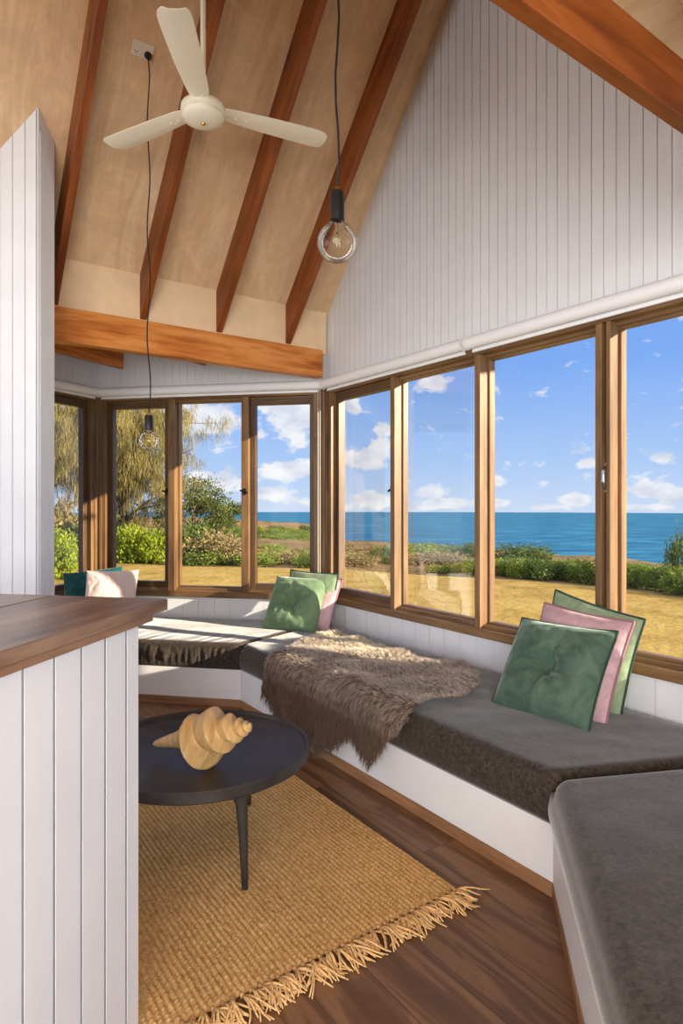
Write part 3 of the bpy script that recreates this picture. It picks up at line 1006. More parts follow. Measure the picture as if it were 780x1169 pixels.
def jute():
    m, nt, p_, _ = newmat('jute')
    v = coords(nt, 'Object')
    n1_ = N(nt, 'ShaderNodeTexNoise', Scale=70.0, Detail=4.0, Roughness=.7); nt.links.new(v, n1_.inputs[0])
    n2_ = N(nt, 'ShaderNodeTexNoise', Scale=3.0, Detail=3.0); nt.links.new(v, n2_.inputs[0])
    r1 = ramp(nt, n1_.outputs[0], [(.3, lin(176, 134, 80)), (.5, lin(212, 170, 112)), (.72, lin(234, 198, 144))])
    r2 = ramp(nt, n2_.outputs[0], [(.35, (.86, .85, .83, 1)), (.65, (1, 1, 1, 1))])
    mx = N(nt, 'ShaderNodeMix', _data_type='RGBA', _blend_type='MULTIPLY'); mx.inputs[0].default_value = 1
    nt.links.new(r1.outputs[0], mx.inputs[6]); nt.links.new(r2.outputs[0], mx.inputs[7])
    nt.links.new(mx.outputs[2], p_.inputs['Base Color'])
    p_.inputs['Roughness'].default_value = .85; p_.inputs['Specular IOR Level'].default_value = .1
    return m
M_JUTE = jute()
Mr = frame(RO+UP*.0012, rp, rd, UP)
if rp.cross(rd).z < 0:
    pass
ob = put('woven_field', me, M_JUTE, root, None, smooth=True)
# world placement by vertices (keeps a right-handed frame)
W3 = np.array([[rp.x, rd.x, 0], [rp.y, rd.y, 0], [0, 0, 1]])
co = pts @ W3.T
me.vertices.foreach_set('co', co.astype(np.float32).ravel()); me.update()
ob.matrix_basis = Matrix.Translation((0, 0, .0012))
if me.polygons[0].normal.z < 0: me.flip_normals()
M_FRINGE = plain('jute_yarn', lin(218, 178, 124), .85, nscale=90, var=.2, bumps=0, spec=.1)
NT = 40
for t in range(NT):
    c = RO+rp*(RW*(t+.5)/NT)+UP*.006
    mb = MB()
    lean = random.gauss(0, .25)
    L0_ = random.uniform(.075, .115)
    mb.tube([c-g*-.0+g*-.006, c+g*.012], [.006, .007], 6)
    for s_ in range(9):
        dv = (g+rp*(lean+random.gauss(0, .33))).normalized()
        L = L0_*random.uniform(.75, 1.15)
        hmax = random.uniform(.004, .022)
        pts_ = []
        cur = random.gauss(0, .25)
        for k in range(6):
            f = k/5
            q = c+g*.008+dv*(L*f)+rp*(cur*L*f*f)+rp*random.gauss(0, .0012)
            q.z = .004+hmax*math.sin(PI*min(1, f*1.1))*(1-.4*f)+.0015*(s_ % 3)
            pts_.append(q)
        mb.tube(pts_, [.0036, .0036, .0034, .0032, .003, .002], 5)
    mb.build('tassel', M_FRINGE, root, smooth=True)

# ------------------------------------------------------------------ bar counter
KS = V((-.468, 1.75, 0))       # far right corner of the timber top
ZT = 1.0915
KB = V((-.518, 1.66, 0))
KB = KS - n0*.098 + d0*.032
CL, CW = 2.6, 1.3
root = empty('bar_counter', KB+UP*0, 'white boarded bar counter with weathered brown timber top, lower left', 'counter')
mb = MB()
M = frame(KS, -n0, d0, UP)     # x towards the viewer, y leftwards
mb.box((0, 0, ZT-.03), (CL, .34, ZT)); mb.box((0, .342, ZT-.03), (CL, .72, ZT)); mb.box((0, .722, ZT-.03), (CL, CW, ZT))
mb.build('countertop', M_BAR, root, M, bevel=.004)
mb = MB(); mb.box((.05, .018, ZT-.052), (CL, CW, ZT-.0305)); mb.build('edge_trim', M_BARTRIM, root, M, bevel=.002)
mb = MB()
Bt = 1.07
boards(mb, KB, -n0, -d0, 0, .064, 0, ZT-.052, .064, sw=.0038, gr=.012, th=.1)
boards(mb, KB, -n0, -d0, .064, .064+.0945*25, 0, ZT-.052, .0945, sw=.0038, gr=.012, th=.1)
boards(mb, KB+d0*1.2, -d0, n0, 0, 1.2, 0, ZT-.052, .098, sw=.0038, gr=.012, th=.1)
mb.build('boarded_front', M_WALL, root)

# ------------------------------------------------------------------ ceiling fan
FZ = 3.10; FY = (FZ-E)*740/444.0
FC = V(((232-390)/F*FY, FY, FZ))
root = empty('ceiling_fan', FC, 'cream three-blade ceiling fan hanging on a rod from the timber ceiling', 'ceiling fan')
M = Matrix.Translation(FC)
zr = ZR0+TAN*min(qof(FC), GL-qof(FC))-FC.z
mb = MB(); mb.tube([(0, 0, .06), (0, 0, zr-.02)], .0125, 16); mb.build('rod', M_FAN, root, M, auto=50)
mb = MB(); mb.lathe([(0, .075), (.03, .075), (.035, .05), (.085, .042), (.098, .03), (.1, .008), (.098, .0), (.085, -.004)], 48); mb.build('motor_housing', M_FAN, root, M, auto=45)
mb = MB(); mb.lathe([(.088, .0), (.094, -.012), (.088, -.026), (.06, -.038), (.02, -.043), (0, -.044)], 48); mb.build('bottom_cap', M_FAN, root, M, auto=45)
mb = MB(); mb.lathe([(0, -.05), (.008, -.05), (.011, -.046), (.011, -.04)], 16); mb.build('centre_screw', M_BRASS, root, M, auto=40)
# canopy on the ceiling
mb = MB(); mb.lathe([(.014, zr-.13), (.05, zr-.1), (.055, zr-.03), (0, zr-.03)], 24); mb.build('canopy', M_FAN, root, M, auto=45)
tips = [at_z(197, 20, FZ), at_z(358, 163, FZ), at_z(140, 167, FZ)]
for tp in tips:
    a = math.atan2(tp.y-FC.y, tp.x-FC.x)
    Mbl = M @ Matrix.Rotation(a, 4, 'Z') @ Matrix.Translation((0, 0, .015)) @ Matrix.Rotation(math.radians(-4), 4, 'X')
    R1 = .60
    ol = [(.085, -.038), (.14, -.045), (.3, -.055), (.5, -.062), (.57, -.062), (.592, -.052), (.6, -.03), (.592, .02), (.575, .05), (.55, .06), (.5, .062), (.3, .056), (.14, .047), (.085, .04)]
    mb = MB()
    n = len(ol)
    # three facets across: a raised rib near the trailing third
    secs = []
    for x in (.09, .14, .2, .3, .4, .5, .55, .575, .59, .598):
        h1 = np.interp(x, [.085, .14, .3, .5, .57, .592, .6], [.04, .05, .06, .066, .066, .060, .05])
        h0 = np.interp(x, [.085, .14, .3, .5, .54, .57, .592, .6], [-.038, -.047, -.06, -.066, -.066, -.062, -.045, -.03])
        secs.append((x, h0, h1))
    P1_, P2_ = [], []
    for x, h0, h1 in secs:
        cs = [h0, h0*.4+h1*.0, h0*.25, h1*.5, h1]
        zs = [0.006, .0, .0, .002, .009]
        P1_.append([(x, y, z) for y, z in zip(cs, zs)])
        P2_.append([(x, y, z+.0035) for y, z in zip(cs, zs)])
    mb.grid(P1_[::-1]); mb.grid(P2_)
    rim = [r[0] for r in P1_]+P1_[-1][1:]+[r[-1] for r in P1_[::-1]][1:]+P1_[0][::-1][1:-1]
    rim2 = [r[0] for r in P2_]+P2_[-1][1:]+[r[-1] for r in P2_[::-1]][1:]+P2_[0][::-1][1:-1]
    mb.grid([[a_, b_] for a_, b_ in zip(rim, rim2)], closed_u=True)
    bo = mb.build('blade', M_FAN, root, Mbl, auto=30)
    mb = MB()
    mb.box((.06, -.024, .004), (.165, .024, .009))
    for x, y in ((.11, .018), (.11, -.018), (.15, 0), (.2, 0)):
        mb.lathe([(0, -.004), (.004, -.004), (.005, 0)], 10, Matrix.Translation((x, y, 0)))
    mb.build('blade_iron', M_FAN, bo, Mbl)

# ------------------------------------------------------------------ pendants and socket
def bulb_profile(R, neck, zc):
    pr = []
    for k in range(0, 27):
        a = PI*k/30
        pr.append((R*math.sin(a), zc-R*math.cos(a)))
    pr += [(R*.40, zc+R*.98), (neck, zc+R*1.15), (neck, zc+R*1.3)]
    return pr
def pendant(px, py, dist, R, hw, hh, label, cord_pts, plug=None):
    C = at_y(px, py, dist)
    root = empty('pendant_lamp', C, label, 'pendant lamp', 'bare bulb pendants on black cords')
    M = Matrix.Translation(C)
    mb = MB(); mb.lathe(bulb_profile(R, hw*.62, 0), 40); b = mb.build('bulb', M_BULB, root, M, smooth=True)
    zb = R*1.12
    mb = MB()
    mb.lathe([(hw*.55, zb), (.006, zb-.012), (.006, zb-R*.7), (.010, zb-R*.75), (.009, zb-R*.95), (0, zb-R*.96)], 16)
    mb.build('glass_stem', M_BULB, b, M, smooth=True)
    mb = MB()
    for s_ in (-1, 1):
        mb.tube([(s_*.004, 0, zb-.01), (s_*.005, 0, zb-R*.8), (s_*.016, 0, zb-R*1.1)], .0007, 5)
    pts = []
    for k in range(40):
        a = k/39*2*PI*6
        pts.append((-.016+.032*k/39, .004*math.cos(a), zb-R*1.1+.006*math.sin(a)+.012*math.sin(PI*k/39)))
    mb.tube(pts, .0009, 5)
    mb.build('filament', M_BRASS, b, M, smooth=True)
    mb = MB(); mb.lathe([(hw*.75, zb), (hw, zb), (hw, zb+hh-.004), (hw*.9, zb+hh), (.006, zb+hh), (.006, zb)], 32, closed=True); mb.build('lamp_holder', M_BLACK, root, M, auto=40)
    mb = MB(); mb.lathe([(.008, zb+hh), (.008, zb+hh+.008), (.004, zb+hh+.016), (0, zb+hh+.016)], 16); mb.build('cord_grip', M_BRASS, root, M, auto=40)
    base_ = C+UP*(zb+hh+.01)
    mb = MB(); mb.tube([base_]+cord_pts(base_), .0034, 8); mb.build('cord', M_CORD, root, smooth=True)
    return root
def cord1(b):
    z1 = ZR0+TAN*min(qof(b), GL-qof(b))-.005
    return [b+UP*(z1-b.z)*k/14+V((.006*math.sin(k*1.3), 0, 0))*(1 if k < 13 else 0) for k in range(1, 15)]
pendant(385, 277, 2.0, .0615, .0225, .088, 'large clear globe bulb on a black cord, nearest the viewer', cord1)
# socket on the sloping ceiling
u, v = (162-390)/F, (HY-57)/F
k0 = ZR0+TAN*((V((0, 0, 0))-C0).dot(gr))
k1 = TAN*(u*gr.x+gr.y)
SY = (k0-E)/(v-k1)
SP = V((u*SY, SY, E+v*SY))
nrm = -ezr
root = empty('power_socket', SP, 'cream double power socket on the ceiling above the fan', 'power socket')
Ms = frame(SP, p, exr, p.cross(exr))
if (Ms.col[2].xyz).dot(nrm) < 0:
    Ms = frame(SP, -p, exr, (-p).cross(exr))
mb = MB(); mb.box((-.058, -.038, .0), (.058, .038, .012)); mb.build('face_plate', M_SOCK, root, Ms, bevel=.003)
for sx in (-1, 1):
    mb = MB(); mb.box((sx*.03-.009, .008, .012), (sx*.03+.009, .022, .016)); mb.build('switch', M_SOCK, root, Ms, bevel=.002)
    mb = MB()
    for dx, ang in ((-.007, .5), (.007, -.5), (0, 0)):
        mb.box((-.0013, -.005, .0118), (.0013, .005, .0128), Matrix.Translation((sx*.03+dx, -.012-(.008 if dx == 0 else 0), 0)) @ Matrix.Rotation(ang, 4, 'Z'))
    mb.build('outlet', M_BLACK, root, Ms)
# second pendant plugged in there
PLx = 1 if (Ms.col[0].x > 0) else -1
PLUG = Ms @ V((.03*PLx, -.012, .03))
BY = PLUG.y
def cord2(b):
    top = PLUG
    out = []
    for k in range(1, 25):
        f = k/24
        q = b.lerp(top+V((0, 0, -.02)), f)
        q += V((.010*math.sin(f*21)*(1-f*.4), 0, 0))*(1 if k < 24 else 0)
        out.append(q)
    return out+[top]
pr = pendant(170, 503, BY, .052, .0215, .074, 'second clear bulb hanging lower, in front of the left back window', cord2)
mb = MB(); mb.lathe([(0, 0), (.019, 0), (.019, .018), (.012, .03), (.006, .036), (0, .036)], 20)
mb.build('plug', M_BLACK, pr, Ms @ Matrix.Translation((.03*PLx, -.012, .0162)), auto=40)

# ------------------------------------------------------------------ outside
GZ = -.45
def groundmat(name, stops, scale, detail=8, bumpd=.05, rough=.95):
    m, nt, p_, _ = newmat(name)
    v = coords(nt, 'Object')
    n = N(nt, 'ShaderNodeTexNoise', Scale=scale, Detail=float(detail), Roughness=.72); nt.links.new(v, n.inputs[0])
    r = ramp(nt, n.outputs[0], stops)
    nt.links.new(r.outputs[0], p_.inputs['Base Color'])
    p_.inputs['Roughness'].default_value = rough; p_.inputs['Specular IOR Level'].default_value = .05
    n2 = N(nt, 'ShaderNodeTexNoise', Scale=scale*6, Detail=4.0); nt.links.new(v, n2.inputs[0])
    bump(nt, n2.outputs[0], p_, .6, bumpd)
    return m
M_LAWN = groundmat('dry_mown_lawn', [(.3, lin(118, 98, 50)), (.47, lin(150, 124, 68)), (.6, lin(162, 138, 80)), (.75, lin(130, 118, 58))], 1.3, 9, .05)
M_DUNE = groundmat('coastal_scrub_ground', [(.34, lin(74, 78, 40)), (.45, lin(110, 92, 64)), (.58, lin(130, 106, 78)), (.7, lin(84, 88, 46))], .8, 9, .15)
M_HEAD = groundmat('headland_scrub', [(.36, lin(68, 80, 38)), (.45, lin(108, 90, 60)), (.56, lin(142, 112, 80)), (.68, lin(126, 100, 72)), (.76, lin(78, 88, 44))], .4, 10, .5)
edge_px = [(-600, 632), (-200, 637), (60, 641), (130, 642), (200, 645), (300, 648), (392, 650), (500, 656), (680, 670), (780, 681), (1000, 705)]
ex_ = [(x-390)/F for x, _ in edge_px]; ey_ = [F*(E-GZ)/(y-HY) for _, y in edge_px]
def lawn_edge(u): return float(np.interp(u, ex_, ey_))
mb = MB()
P = []
us = np.linspace(-1.6, 1.1, 110)
for u in us:
    Y1 = lawn_edge(u)
    row = []
    for k in range(26):
        y = .4+(Y1-.4)*k/25
        row.append((u*y, y, GZ+.03*noise.noise(V((u*y*.4, y*.4, 0)))*min(1, y/4)))
    P.append(row)
mb.grid(P)
o = mb.build('lawn', M_LAWN, smooth=True); tag(o, kind='structure')
# dune ground between lawn and shore
def duneZ(u, y):
    Y1 = lawn_edge(u)
    f = (y-Y1)
    return GZ-.035*f+.22*noise.noise(V((u*y*.25, y*.25, 3)))*min(1, f/3)+.1*noise.noise(V((u*y*.9, y*.9, 8)))*min(1, f/2)
mb = MB(); P = []
for u in np.linspace(-1.6, 1.1, 190):
    Y1 = lawn_edge(u)-.05
    Y2 = float(np.interp(u, [-1.6, -.1, .12, .3, .55, 1.1], [60, 55, 44, 30, 22, 17]))
    row = []
    for k in range(46):
        y = Y1+(Y2-Y1)*k/42
        z = duneZ(u, y) if k <= 42 else duneZ(u, Y2)-(k-42)*4
        row.append((u*y, y, z))
    P.append(row)
mb.grid(P); o = mb.build('ground', M_DUNE, smooth=True); tag(o, kind='structure')
# headland
def headZ(u, y):
    crest = E-(float(np.interp(u, [-1.6, -.45, -.2, -.145, -.05, -.025, .01, .05], [588, 589, 592, 594, 598, 604, 640, 800]))-HY)/F*125
    f = max(0, min(1, (y-62)/63))
    f = f**.62
    zlow = -7.5
    z = zlow+(crest-zlow)*f
    z += 1.1*noise.noise(V((u*y*.06, y*.06, 5)))*(1-f*.75)+.35*noise.noise(V((u*y*.25, y*.25, 6)))*(1-.6*f)
    return z
mb = MB(); P = []
for u in np.linspace(-1.6, .05, 160):
    row = []
    for k in range(54):
        y = 58+67*k/48
        z = headZ(u, min(y, 125)) if k <= 48 else headZ(u, 125)-(k-48)*5
        row.append((u*y, y, z))
    P.append(row)
mb.grid(P); o = mb.build('hill', M_HEAD, smooth=True); tag(o, kind='structure')
# sea
def seamat():
    m, nt, p_, _ = newmat('sea_water')
    v = coords(nt, 'Object', (.022, .06, 1))
    n = N(nt, 'ShaderNodeTexNoise', Scale=1.0, Detail=8.0, Roughness=.65); nt.links.new(v, n.inputs[0])
    r = ramp(nt, n.outputs[0], [(.35, lin(18, 72, 104)), (.5, lin(28, 92, 126)), (.66, lin(54, 120, 150))])
    v2 = coords(nt, 'Object', (.05, .11, 1))
    n2 = N(nt, 'ShaderNodeTexNoise', Scale=1.0, Detail=5.0, Roughness=.6); nt.links.new(v2, n2.inputs[0])
    r2 = ramp(nt, n2.outputs[0], [(.70, (0, 0, 0, 1)), (.745, (1, 1, 1, 1))])
    mx = N(nt, 'ShaderNodeMix', _data_type='RGBA'); nt.links.new(r2.outputs[0], mx.inputs[0])
    nt.links.new(r.outputs[0], mx.inputs[6]); mx.inputs[7].default_value = lin(225, 236, 242)
    nt.links.new(mx.outputs[2], p_.inputs['Base Color'])
    p_.inputs['Roughness'].default_value = .75; p_.inputs['Specular IOR Level'].default_value = .1
    bump(nt, n.outputs[0], p_, .4, .6)
    return m
SZ = -25.0; SD = (E-SZ)/(10.5/F)
mb = MB(); P = []
for k in range(81):
    a = math.radians(-65+130*k/80)
    P.append([(math.sin(a)*r_, math.cos(a)*r_, 0) for r_ in (20, 80, 200, 500, 1000, SD/1.0)])
mb.grid(P); o = mb.build('sea', seamat(), None, Matrix.Translation((0, 0, SZ))); tag(o, kind='structure')

# foliage meshes
def leaf_cloud(n, blobs, size, aspect=.45, shell=.55, droop=0.0, seed=0):
    r_ = np.random.default_rng(seed)
    vol = np.array([b[3]*b[4]*b[5] for b in blobs]); vol = vol/vol.sum()
    which = r_.choice(len(blobs), n, p=vol)
    bl = np.array(blobs)[which]
    d = r_.normal(size=(n, 3)); d /= np.linalg.norm(d, axis=1)[:, None]
    rad = (shell+(1-shell)*r_.random(n))[:, None]
    rad *= (1+.22*np.sin(d[:, :1]*7+bl[:, :1]*3)*np.sin(d[:, 1:2]*6)+.12*r_.normal(size=(n, 1)))
    c = bl[:, :3]+d*rad*bl[:, 3:6]
    t = r_.normal(size=(n, 3)); t[:, 2] += .3
    t[:, 2] -= droop*3
    t += d*.8
    t /= np.linalg.norm(t, axis=1)[:, None]
    b = np.cross(t, r_.normal(size=(n, 3))); b /= np.linalg.norm(b, axis=1)[:, None]
    s = size*(.6+.8*r_.random(n))[:, None]
    p0 = c; p1 = c+t*s*.5+b*s*aspect*.5; p2 = c+t*s; p3 = c+t*s*.5-b*s*aspect*.5
    vv = np.stack([p0, p1, p2, p3], 1).reshape(-1, 3)
    ff = np.arange(n*4).reshape(n, 4)
    me = bpy.data.meshes.new('foliage')
    me.from_pydata(vv.tolist(), [], ff.tolist()); me.update()
    return me
M_BUSH = leafmat('coastal_shrub_leaves', lin(88, 108, 38), lin(150, 162, 72))
M_BUSHD = leafmat('dark_shrub_leaves', lin(62, 82, 36), lin(112, 128, 62))
M_BUSHG = leafmat('grey_shrub_leaves', lin(126, 112, 74), lin(170, 150, 106))
M_YEL = leafmat('bright_shrub_leaves', lin(100, 120, 26), lin(164, 174, 56))
M_SHEOAK = leafmat('sheoak_needles', lin(112, 104, 58), lin(160, 146, 92), .3)
M_TREE = leafmat('dark_tree_leaves', lin(62, 76, 38), lin(116, 122, 62))
M_BARK = plain('bark', lin(92, 76, 62), .9, nscale=14, var=.3, bumps=.5)
def stem(mb, p0, p1, r0, r1, n=6, wob=.1):
    p0, p1 = V(p0), V(p1); pts = []
    for k in range(n+1):
        f = k/n
        pts.append(p0.lerp(p1, f)+V((random.gauss(0, wob), random.gauss(0, wob), 0))*math.sin(PI*f))
    mb.tube(pts, [r0+(r1-r0)*k/n for k in range(n+1)], 7)
    return pts
protos = []
def shrub_proto(mat, seed, n=2600):
    r_ = random.Random(seed)
    blobs = [(0, 0, .42, .5, .5, .42)]
    for k in range(6):
        a = 2*PI*k/6+r_.random()
        blobs.append((.5*math.cos(a), .5*math.sin(a), .3+.15*r_.random(), .34, .34, .3+.15*r_.random()))
    me = leaf_cloud(n, blobs, .085, .5, .55, seed=seed)
    me.materials.append(mat)
    mb = MB()
    for k in range(5):
        a = 2*PI*k/5
        stem(mb, (0, 0, -.1), (.35*math.cos(a), .35*math.sin(a), .5), .03, .01, 4, .03)
    ms = bpy.data.meshes.new('stem'); ms.from_pydata(mb.v, [], mb.f); ms.update(); ms.materials.append(M_BARK)
    return me, ms
PR = {'green': [shrub_proto(M_BUSH, 1), shrub_proto(M_BUSH, 2), shrub_proto(M_BUSH, 3)],
      'dark': [shrub_proto(M_BUSHD, 4), shrub_proto(M_BUSHD, 5)],
      'grey': [shrub_proto(M_BUSHG, 6), shrub_proto(M_BUSHG, 7)],
      'yellow': [shrub_proto(M_YEL, 8, 5200)]}
def shrub(kind, u, y, z, w, h, label, group):
    fm, sm = random.choice(PR[kind])
    M = Matrix.Translation((u*y, y, z)) @ Matrix.Rotation(random.random()*6.28, 4, 'Z') @ Matrix.Diagonal((w/1.6, w/1.6, h/.9, 1))
    root = bpy.data.objects.new('shrub', None); COL.objects.link(root); root.matrix_basis = M
    tag(root, label, 'shrub', group)
    for nm, me in (('foliage', fm), ('stem', sm)):
        o = bpy.data.objects.new(nm, me); COL.objects.link(o); o.parent = root
    return root
G1 = 'leafy shrubs along the far edge of the lawn'
lab_r = 'bushy green shrub on the lawn edge, seen through the gable windows'
r_ = random.Random(3)
# hedge of shrubs along the lawn edge at the right
for px in list(range(505, 700, 15)):
    u = (px-390)/F; Y1 = lawn_edge(u)
    y = Y1+r_.uniform(.3, 1.4); w = r_.uniform(.7, 1.2); h = .2+.34*min(1, max(0, (px-490)/110))*r_.uniform(.75, 1.1)
    shrub('green' if r_.random() < .75 else 'dark', u, y, duneZ(u, y), w, h, lab_r, G1)
for px in range(706, 900, 17):
    u = (px-390)/F; Y1 = lawn_edge(u)
    y = Y1+r_.uniform(.3, .9); w = r_.uniform(.7, 1.1); h = r_.uniform(.42, .6)
    shrub('green' if r_.random() < .8 else 'dark', u, y, duneZ(u, y), w, h, lab_r, G1)
u = (776-390)/F; y = lawn_edge(u)+1.6
shrub('dark', u, y, duneZ(u, y), .7, 1.35, 'tall dark shrub at the right edge of the view, in front of the sea', G1)
G2 = 'low scrub between lawn and sea'
lab_m = 'low scrub bush on brown ground between lawn and sea'
for k in range(34):
    px = r_.uniform(385, 690); u = (px-390)/F; Y1 = lawn_edge(u)
    y = Y1+r_.uniform(1.2, float(np.interp(u, [0, .12, .3, .55], [24, 20, 11, 6])))
    kind = r_.choice(['green', 'grey', 'grey', 'dark', 'grey'])
    shrub(kind, u, y, duneZ(u, y)-.05, r_.uniform(.6, 1.5), r_.uniform(.2, .4), lab_m, G2)
u = (490-390)/F
for px, yo, w, h, k in ((475, 6, 2.6, .7, 'green'), (500, 4, 2.2, .55, 'grey'), (433, 3.4, .9, .62, 'dark'), (420, 5, 1.6, .5, 'grey'), (404, 2, 1.6, .4, 'grey'), (540, 9, 1.3, .6, 'dark'), (598, 8, 2, .75, 'dark'), (490, 12, 3.2, .5, 'green')):
    u = (px-390)/F; y = lawn_edge(u)+yo
    shrub(k, u, y, duneZ(u, y)-.05, w, h, lab_m, G2)
# shrubs in front of the headland through the back windows
lab_b = 'green scrub bush below the brown headland, through the back windows'
for k in range(28):
    px = r_.uniform(225, 372); u = (px-390)/F; Y1 = lawn_edge(u)
    y = Y1+.5+abs(r_.gauss(0, 1))*5
    kind = r_.choice(['green', 'dark', 'green', 'grey'])
    shrub(kind, u, y, duneZ(u, y)-.05, r_.uniform(.9, 1.9), r_.uniform(.3, .55), lab_b, 'scrub below the headland')
lab_h = 'green bush on the slope of the distant brown headland'
for k in range(34):
    px = r_.uniform(215, 372); u = (px-390)/F
    y = r_.uniform(62, 112)
    shrub(r_.choice(['green', 'dark', 'green']), u, y, headZ(u, y)-.3, r_.uniform(3, 7), r_.uniform(.9, 1.8), lab_h, 'bushes on the headland')
# bright bush, left
for px, w, h, lab_ in ((150, 1.5, 1.25, 'bright yellow-green bush behind the left pane of the back windows'), (180, 1.2, 1.1, 'smaller yellow-green bush beside the mullion, under the weeping tree')):
    u = (px-390)/F; y = lawn_edge(u)+.4
    shrub('yellow', u, y, GZ-.05, w, h, lab_, 'bright bushes under the weeping tree')
u = (58-390)/F
shrub('yellow', u, 15.5, GZ, 1.3, 1.2, 'bright green bush low in the left window, beside the partition', 'bright bushes under the weeping tree')
for px, w, h, k in ((190, 1.6, .9, 'grey'), (215, 2.2, 1.5, 'dark'), (238, 2.4, 1.2, 'grey'), (262, 2.2, .9, 'grey'), (90, 3, 1.6, 'dark'), (60, 3, 1.9, 'grey'), (20, 3, 2, 'dark')):
    u = (px-390)/F; y = lawn_edge(u)+1.6
    shrub(k, u, y, GZ-.15, w, h, 'scrubby bush at the feet of the trees on the left', 'bushes under the trees')
# weeping she-oak
def sheoak(px, Y0, H, spread, label, seed, n_tw=330):
    R = random.Random(seed)
    u = (px-390)/F
    root = empty('weeping_tree', V((u*Y0, Y0, GZ)), label, 'tree', 'weeping trees on the left')
    M = Matrix.Translation((u*Y0, Y0, GZ))
    mb = MB(); ends = []
    tr = stem(mb, (0, 0, -.1), (.3, 0, H*.62), .17, .08, 8, .12)
    for k in range(20):
        b0 = tr[2+k % 6]
        a = R.uniform(0, 2*PI)
        L = spread*R.uniform(.5, 1.0)
        e_ = V(b0)+V((math.cos(a)*L, math.sin(a)*L, H*R.uniform(.10, .40)))
        bp = stem(mb, b0, e_, .06, .015, 6, .2)
        ends += bp[2:]
        for q in range(3):
            b1 = bp[2+q]
            e2 = V(b1)+V((R.gauss(0, 1)*.8, R.gauss(0, 1)*.8, R.uniform(.1, 1.0)))
            ends += stem(mb, b1, e2, .022, .008, 4, .1)[1:]
    mb.build('trunk', M_BARK, root, M, smooth=True)
    vv, ff = [], []
    for k in range(n_tw):
        c0_ = V(ends[k*7 % len(ends)])+V((R.gauss(0, .3), R.gauss(0, .3), R.gauss(.0, .3)))
        for s_ in range(44):
            q = c0_+V((R.gauss(0, .13), R.gauss(0, .13), R.gauss(0, .12)))
            L = R.uniform(.18, .46)
            dx = V((R.gauss(0, .4), R.gauss(0, .4), -1)).normalized()
            o1 = V((R.gauss(0, .25), R.gauss(0, .25), .35))*L*.3
            w = V((R.gauss(0, 1), R.gauss(0, 1), 0)).normalized()*.006
            b = len(vv)
            p1_, p2_ = q+o1, q+o1+dx*L*.6; p3_ = p2_+V((0, 0, -L*.4))
            vv += [tuple(q), tuple(p1_-w), tuple(p1_+w), tuple(p2_-w), tuple(p2_+w), tuple(p3_)]
            ff += [(b, b+1, b+2), (b+1, b+3, b+4, b+2), (b+3, b+5, b+4)]
    me = bpy.data.meshes.new('foliage'); me.from_pydata(vv, [], ff); me.update()
    put('foliage', me, M_SHEOAK, root, M)
    return root
sheoak(138, 22.5, 7.6, 2.3, 'tall weeping tree with golden needles, behind the left back window', 5, 820)
sheoak(40, 21, 7.4, 2.4, 'weeping tree farther left, seen through the left window', 9, 520)
def roundtree(px, Y0, H, W, label, seed):
    R = random.Random(seed); u = (px-390)/F
    root = empty('coastal_tree', V((u*Y0, Y0, GZ)), label, 'tree', 'round-headed coastal trees')
    M = Matrix.Translation((u*Y0, Y0, GZ))
    blobs = []
    mb = MB()
    tr = stem(mb, (0, 0, -.1), (.1, 0, H*.5), .1, .05, 5, .08)
    for k in range(11):
        a = R.uniform(0, 2*PI); rr = W*.36*math.sqrt(R.random()); zz_ = H*R.uniform(.35, .84)
        rr *= 1.25-abs(zz_/H-.5)*1.1
        blobs.append((rr*math.cos(a), rr*math.sin(a), zz_, W*.2, W*.2, H*.13))
        stem(mb, tr[3], blobs[-1][:3], .03, .01, 4, .06)
    mb.build('trunk', M_BARK, root, M, smooth=True)
    me = leaf_cloud(6500, blobs, .10, .4, .35, seed=seed)
    put('foliage', me, M_TREE, root, M)
roundtree(216, 23, 3.1, 2.7, 'round dark green tree right of the weeping tree, behind the centre back pane', 3)
roundtree(246, 25, 2.1, 2.8, 'lower spreading tree sloping down towards the sea, behind the centre back pane', 4)

# ------------------------------------------------------------------ sky
w = bpy.data.worlds.new('World'); sc.world = w; w.use_nodes = True
nt = w.node_tree
for n in list(nt.nodes): nt.nodes.remove(n)
out = nt.nodes.new('ShaderNodeOutputWorld'); bg = nt.nodes.new('ShaderNodeBackground')
nt.links.new(bg.outputs[0], out.inputs[0])
tc = nt.nodes.new('ShaderNodeTexCoord')
sep = nt.nodes.new('ShaderNodeSeparateXYZ'); nt.links.new(tc.outputs['Generated'], sep.inputs[0])
def mth(op, a, b=None, c=None, clamp=False):
    n = nt.nodes.new('ShaderNodeMath'); n.operation = op; n.use_clamp = clamp
    for i, x in enumerate((a, b, c)):
        if x is None: continue
        if isinstance(x, (int, float)): n.inputs[i].default_value = x
        else: nt.links.new(x, n.inputs[i])
    return n.outputs[0]
az = mth('ARCTAN2', sep.outputs[0], sep.outputs[1])
el = mth('ARCSINE', sep.outputs[2])
